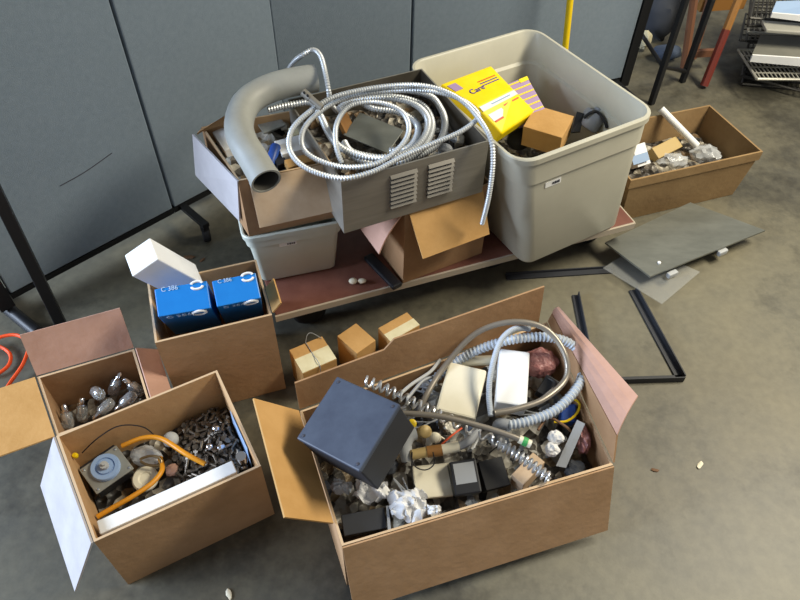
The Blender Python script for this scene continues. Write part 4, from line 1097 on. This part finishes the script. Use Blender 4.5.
oc += [(-25, 352, .03), (-5, 339, .03), (16, 335, .03), (28, 344, .03), (24, 362, .03), (12, 380, .02), (2, 392, .02), (-20, 400, .02)]
tag(MB().tube(spline(pxs(oc), .008), .0048, 8).build('extension_cable', M_cord, smooth=True), 'orange extension cord curling on the floor at the left edge', 'cord')
oc = [(-20, 345, .012), (-2, 346, .012), (10, 354, .012), (8, 366, .012), (-8, 376, .012), (-22, 372, .012)]
tag(MB().tube(spline(pxs(oc), .008), .0048, 8).build('extension_cable', M_cord, smooth=True), 'smaller inner loop of orange cord at the left edge', 'cord')

# ------------------------------------------------------------------ background right: black table legs, wooden stool, racks
def leg_pt(px, py): return at(px, py, 0)
TB = thing('black_table', 'black tubular metal table with only its legs in view behind the tray', 'table', leg_pt(665, 95))
l1, l2 = leg_pt(651, 104), leg_pt(682, 82)
ax = (l2 - l1); ax.z = 0
back = V((-ax.y, ax.x, 0)).normalized() * .5
for k in (l1, l2, l1 + back + V((.35, 0, 0)), l2 + back + V((.35, 0, 0))):
    MB().box(k + V((0, 0, .361)), (.021, .021, .72), rotz(.5)).build('leg', M_black, TB, bevel=.002)
r1, r2 = l1 + V((0, 0, .12)), l2 + V((0, 0, .12))
MB().tube([l1 + V((-.1, .25, .24)), l1 + V((0, .0, .16)), l2 + V((0, 0, .05))], .008, 8).build('brace', M_black, TB, smooth=True)
tcx = (l1 + l2) / 2 + (back + V((.35, 0, 0))) / 2
MB().hexa([p + V((0, 0, z)) for z in (.72, .745) for p in (l1 + V((-.05, -.05, 0)), l2 + V((.05, -.05, 0)), l2 + back + V((.4, .05, 0)), l1 + back + V((.3, .05, 0)))]).build('tabletop', M_black, TB)
ST = thing('wooden_stool', 'old wooden stool with red painted lower legs behind the black table legs', 'stool', leg_pt(700, 65))
def wleg(a, b, m, r, z1_, split=None):
    bot = leg_pt(*a); top = at(b[0], b[1], z1_)
    return bot, top
legs = [((703, 88), (737, 3), .30, True), ((683, 72), (694, 0), .30, False), ((692, 60), (710, 0), .25, False)]
for a_, b_, zz, red in legs:
    bot = leg_pt(*a_) + V((0, 0, .01)); top = at(*b_, zz); dv = (top - bot); top2 = bot + dv * (.62 / dv.z)
    if red:
        mid = bot + dv * (.2 / dv.z)
        lg = MB().tube([bot, mid], .017, 8).build('leg', M_redleg, ST); 
        MB().tube([mid, top2], .0165, 8).build('bare_end', M_owood, lg)
    else: MB().tube([bot, top2], .017, 8).build('leg', M_wood, ST)
MB().box(at(703, 53, .08), (.12, .02, .028), rotz(.15)).build('stretcher', M_wood, ST)
MB().box(at(722, 3, .22), (.2, .03, .05), rotz(.2)).build('apron', M_owood, ST)
sb = leg_pt(700, 65)
# racks
RKL = 'pale wire rack'
def rack(label, pix, z, m, nlong, group='wire racks piled at the back right'):
    P = pxs([(x, y, z) for x, y in pix]); T = thing('wire_rack', label, 'rack', sum(P, V()) / 4, group)
    fr = MB().tube(P + [P[0]], .006, 6); fr.build('frame', m, T)
    wi = MB()
    for k in range(1, nlong):
        t = k / nlong; wi.tube([P[0].lerp(P[1], t), P[3].lerp(P[2], t)], .0026, 4)
    for k in range(1, 5):
        t = k / 5; wi.tube([P[0].lerp(P[3], t), P[1].lerp(P[2], t)], .003, 4)
    o = wi.build('wires', m, T)
    return T
rack('pale wire rack lying lowest under the white edged panel', [(757, 79), (850, 80), (830, 50), (738, 50)], .10, M_rack, 22)
rack('dark wire rack on the floor beneath the pale one', [(742, 76), (835, 100), (850, 60), (746, 54)], .03, M_rackdk, 16)
rack('dark wire rack behind the smoked panel, lower of the two', [(746, 41), (830, 42), (830, 16), (752, 14)], .12, M_rackdk, 20)
rack('dark wire rack topmost at the back of the pile', [(748, 26), (830, 26), (830, -10), (752, -8)], .20, M_rackdk, 20)
rack('pale wire rack in the dim back of the pile', [(748, 32), (830, 36), (830, 8), (752, 8)], .165, M_rack, 14)
for k, (z, x, y, lb) in enumerate(((.008, 742, 84, 'dark wire rack flat on the floor, lowest of the pile of racks'), (.055, 744, 64, 'dark wire rack third from the floor in the pile'), (.07, 740, 40, 'dark wire rack sticking out farthest left at the back of the pile'), (.24, 750, 18, 'dark wire rack just left of the pale blue shelf top'))):
    rack(lb, [(x, y), (x + 92, y + 8), (x + 92, y - 26), (x + 6, y - 26)], z, M_rackdk, 18)
T = thing('shelf_panel', 'smoked grey shelf panel with white front edge on the wire racks', 'shelf', at(775, 50, .13))
P = pxs([(751, 57, .16), (830, 62, .16), (822, 38, .16), (760, 36, .16)])
MB().sheet(P, .008).build('panel', M_smoke, T)
MB().sheet([P[0] + V((0, -.004, .012)), P[1] + V((0, -.004, .012)), P[1] + V((0, -.004, -.025)), P[0] + V((0, -.004, -.016))], .008).build('edge', M_white, T)
T = thing('shelf_panel', 'upper shelf panel with pale blue top at the right picture edge', 'shelf', at(790, 15, .26))
P = pxs([(771, 14, .28), (840, 20, .28), (830, 0, .30), (776, 2, .30)])
MB().sheet(P, .008).build('panel', M_ltblue, T)
MB().sheet([P[0] + V((0, -.004, .008)), P[1] + V((0, -.004, .008)), P[1] + V((0, -.004, -.022)), P[0] + V((0, -.004, -.010))], .008).build('edge', M_white, T)
tag(MB().box(at(800, 29, .235), (.28, .08, .014), rotz(-.1)).build('white_tray', M_rack, bevel=.004), 'thin pale tray between the two shelf panels', 'tray')
tag(MB().blob(at(662, 14, .115), (.09, .075, .10), .2, 2, 3, seed=31).build('dark_sack', M_dark, smooth=True), 'dark grey sack on the floor behind the partition end', 'sack')
tag(MB().blob(at(667, 52, .04), (.06, .04, .03), .2, 2, 3, seed=33).build('blue_cloth', mat('dull blue cloth', '#3f4a5c', rough=.9), smooth=True), 'dull blue cloth lying between the black table legs', 'cloth')
tag(MB().blob(at(645, 40, .05), (.028, .028, .042), .25, 2, 3, seed=35).build('crumpled_bag', M_beige), 'small crumpled beige bag beside the partition end post', 'bag')
for i, (x, y, r, m, lb) in enumerate(((189, 257, .011, M_brown, 'dark dry scrap on the bare floor left of the small tote'), (202, 260, .007, M_brown, 'tiny dark crumb on the bare floor nearest the small tote'), (229, 594, .008, M_cream, 'pale crumb on the floor at the bottom edge of the picture'), (655, 470, .006, M_brown, 'brown speck on the floor right of the largest box'), (700, 465, .008, M_cream, 'pale speck on the floor to the right of the largest box'))):
    tag(MB().blob(at(x, y, r * .3), (r * 1.6, r * .7, r * .22), .4, 2, 2, R=rotz(i), seed=60 + i).build('floor_debris', m), lb, 'debris')

# ------------------------------------------------------------------ light
wd = bpy.data.worlds.new('world'); SC.world = wd; wd.use_nodes = True
bg = wd.node_tree.nodes['Background']; bg.inputs[0].default_value = (.92, .95, 1, 1); bg.inputs[1].default_value = .26
def area(name, loc, target, size, size_y, e, colr):
    L = bpy.data.lights.new(name, 'AREA'); L.shape = 'RECTANGLE'; L.size = size; L.size_y = size_y; L.energy = e; L.color = colr
    o = bpy.data.objects.new(name, L); COL.objects.link(o); o.location = loc
    o.rotation_euler = (V(target) - V(loc)).to_track_quat('-Z', 'Y').to_euler(); return o
area('door_daylight', (-4.6, -.1, 1.95), (0, 1.1, .3), 2.4, 1.9, 500, (.66, .79, 1))
area('ceiling_lamp', (2.3, 1.5, 2.7), (1.1, 1.35, 0), 1.4, .7, 150, (1, .92, .74))
SC.view_settings.view_transform = 'Standard'; SC.view_settings.look = 'None'; SC.view_settings.gamma = 1
SC.view_settings.use_curve_mapping = False; SC.view_settings.exposure = 0
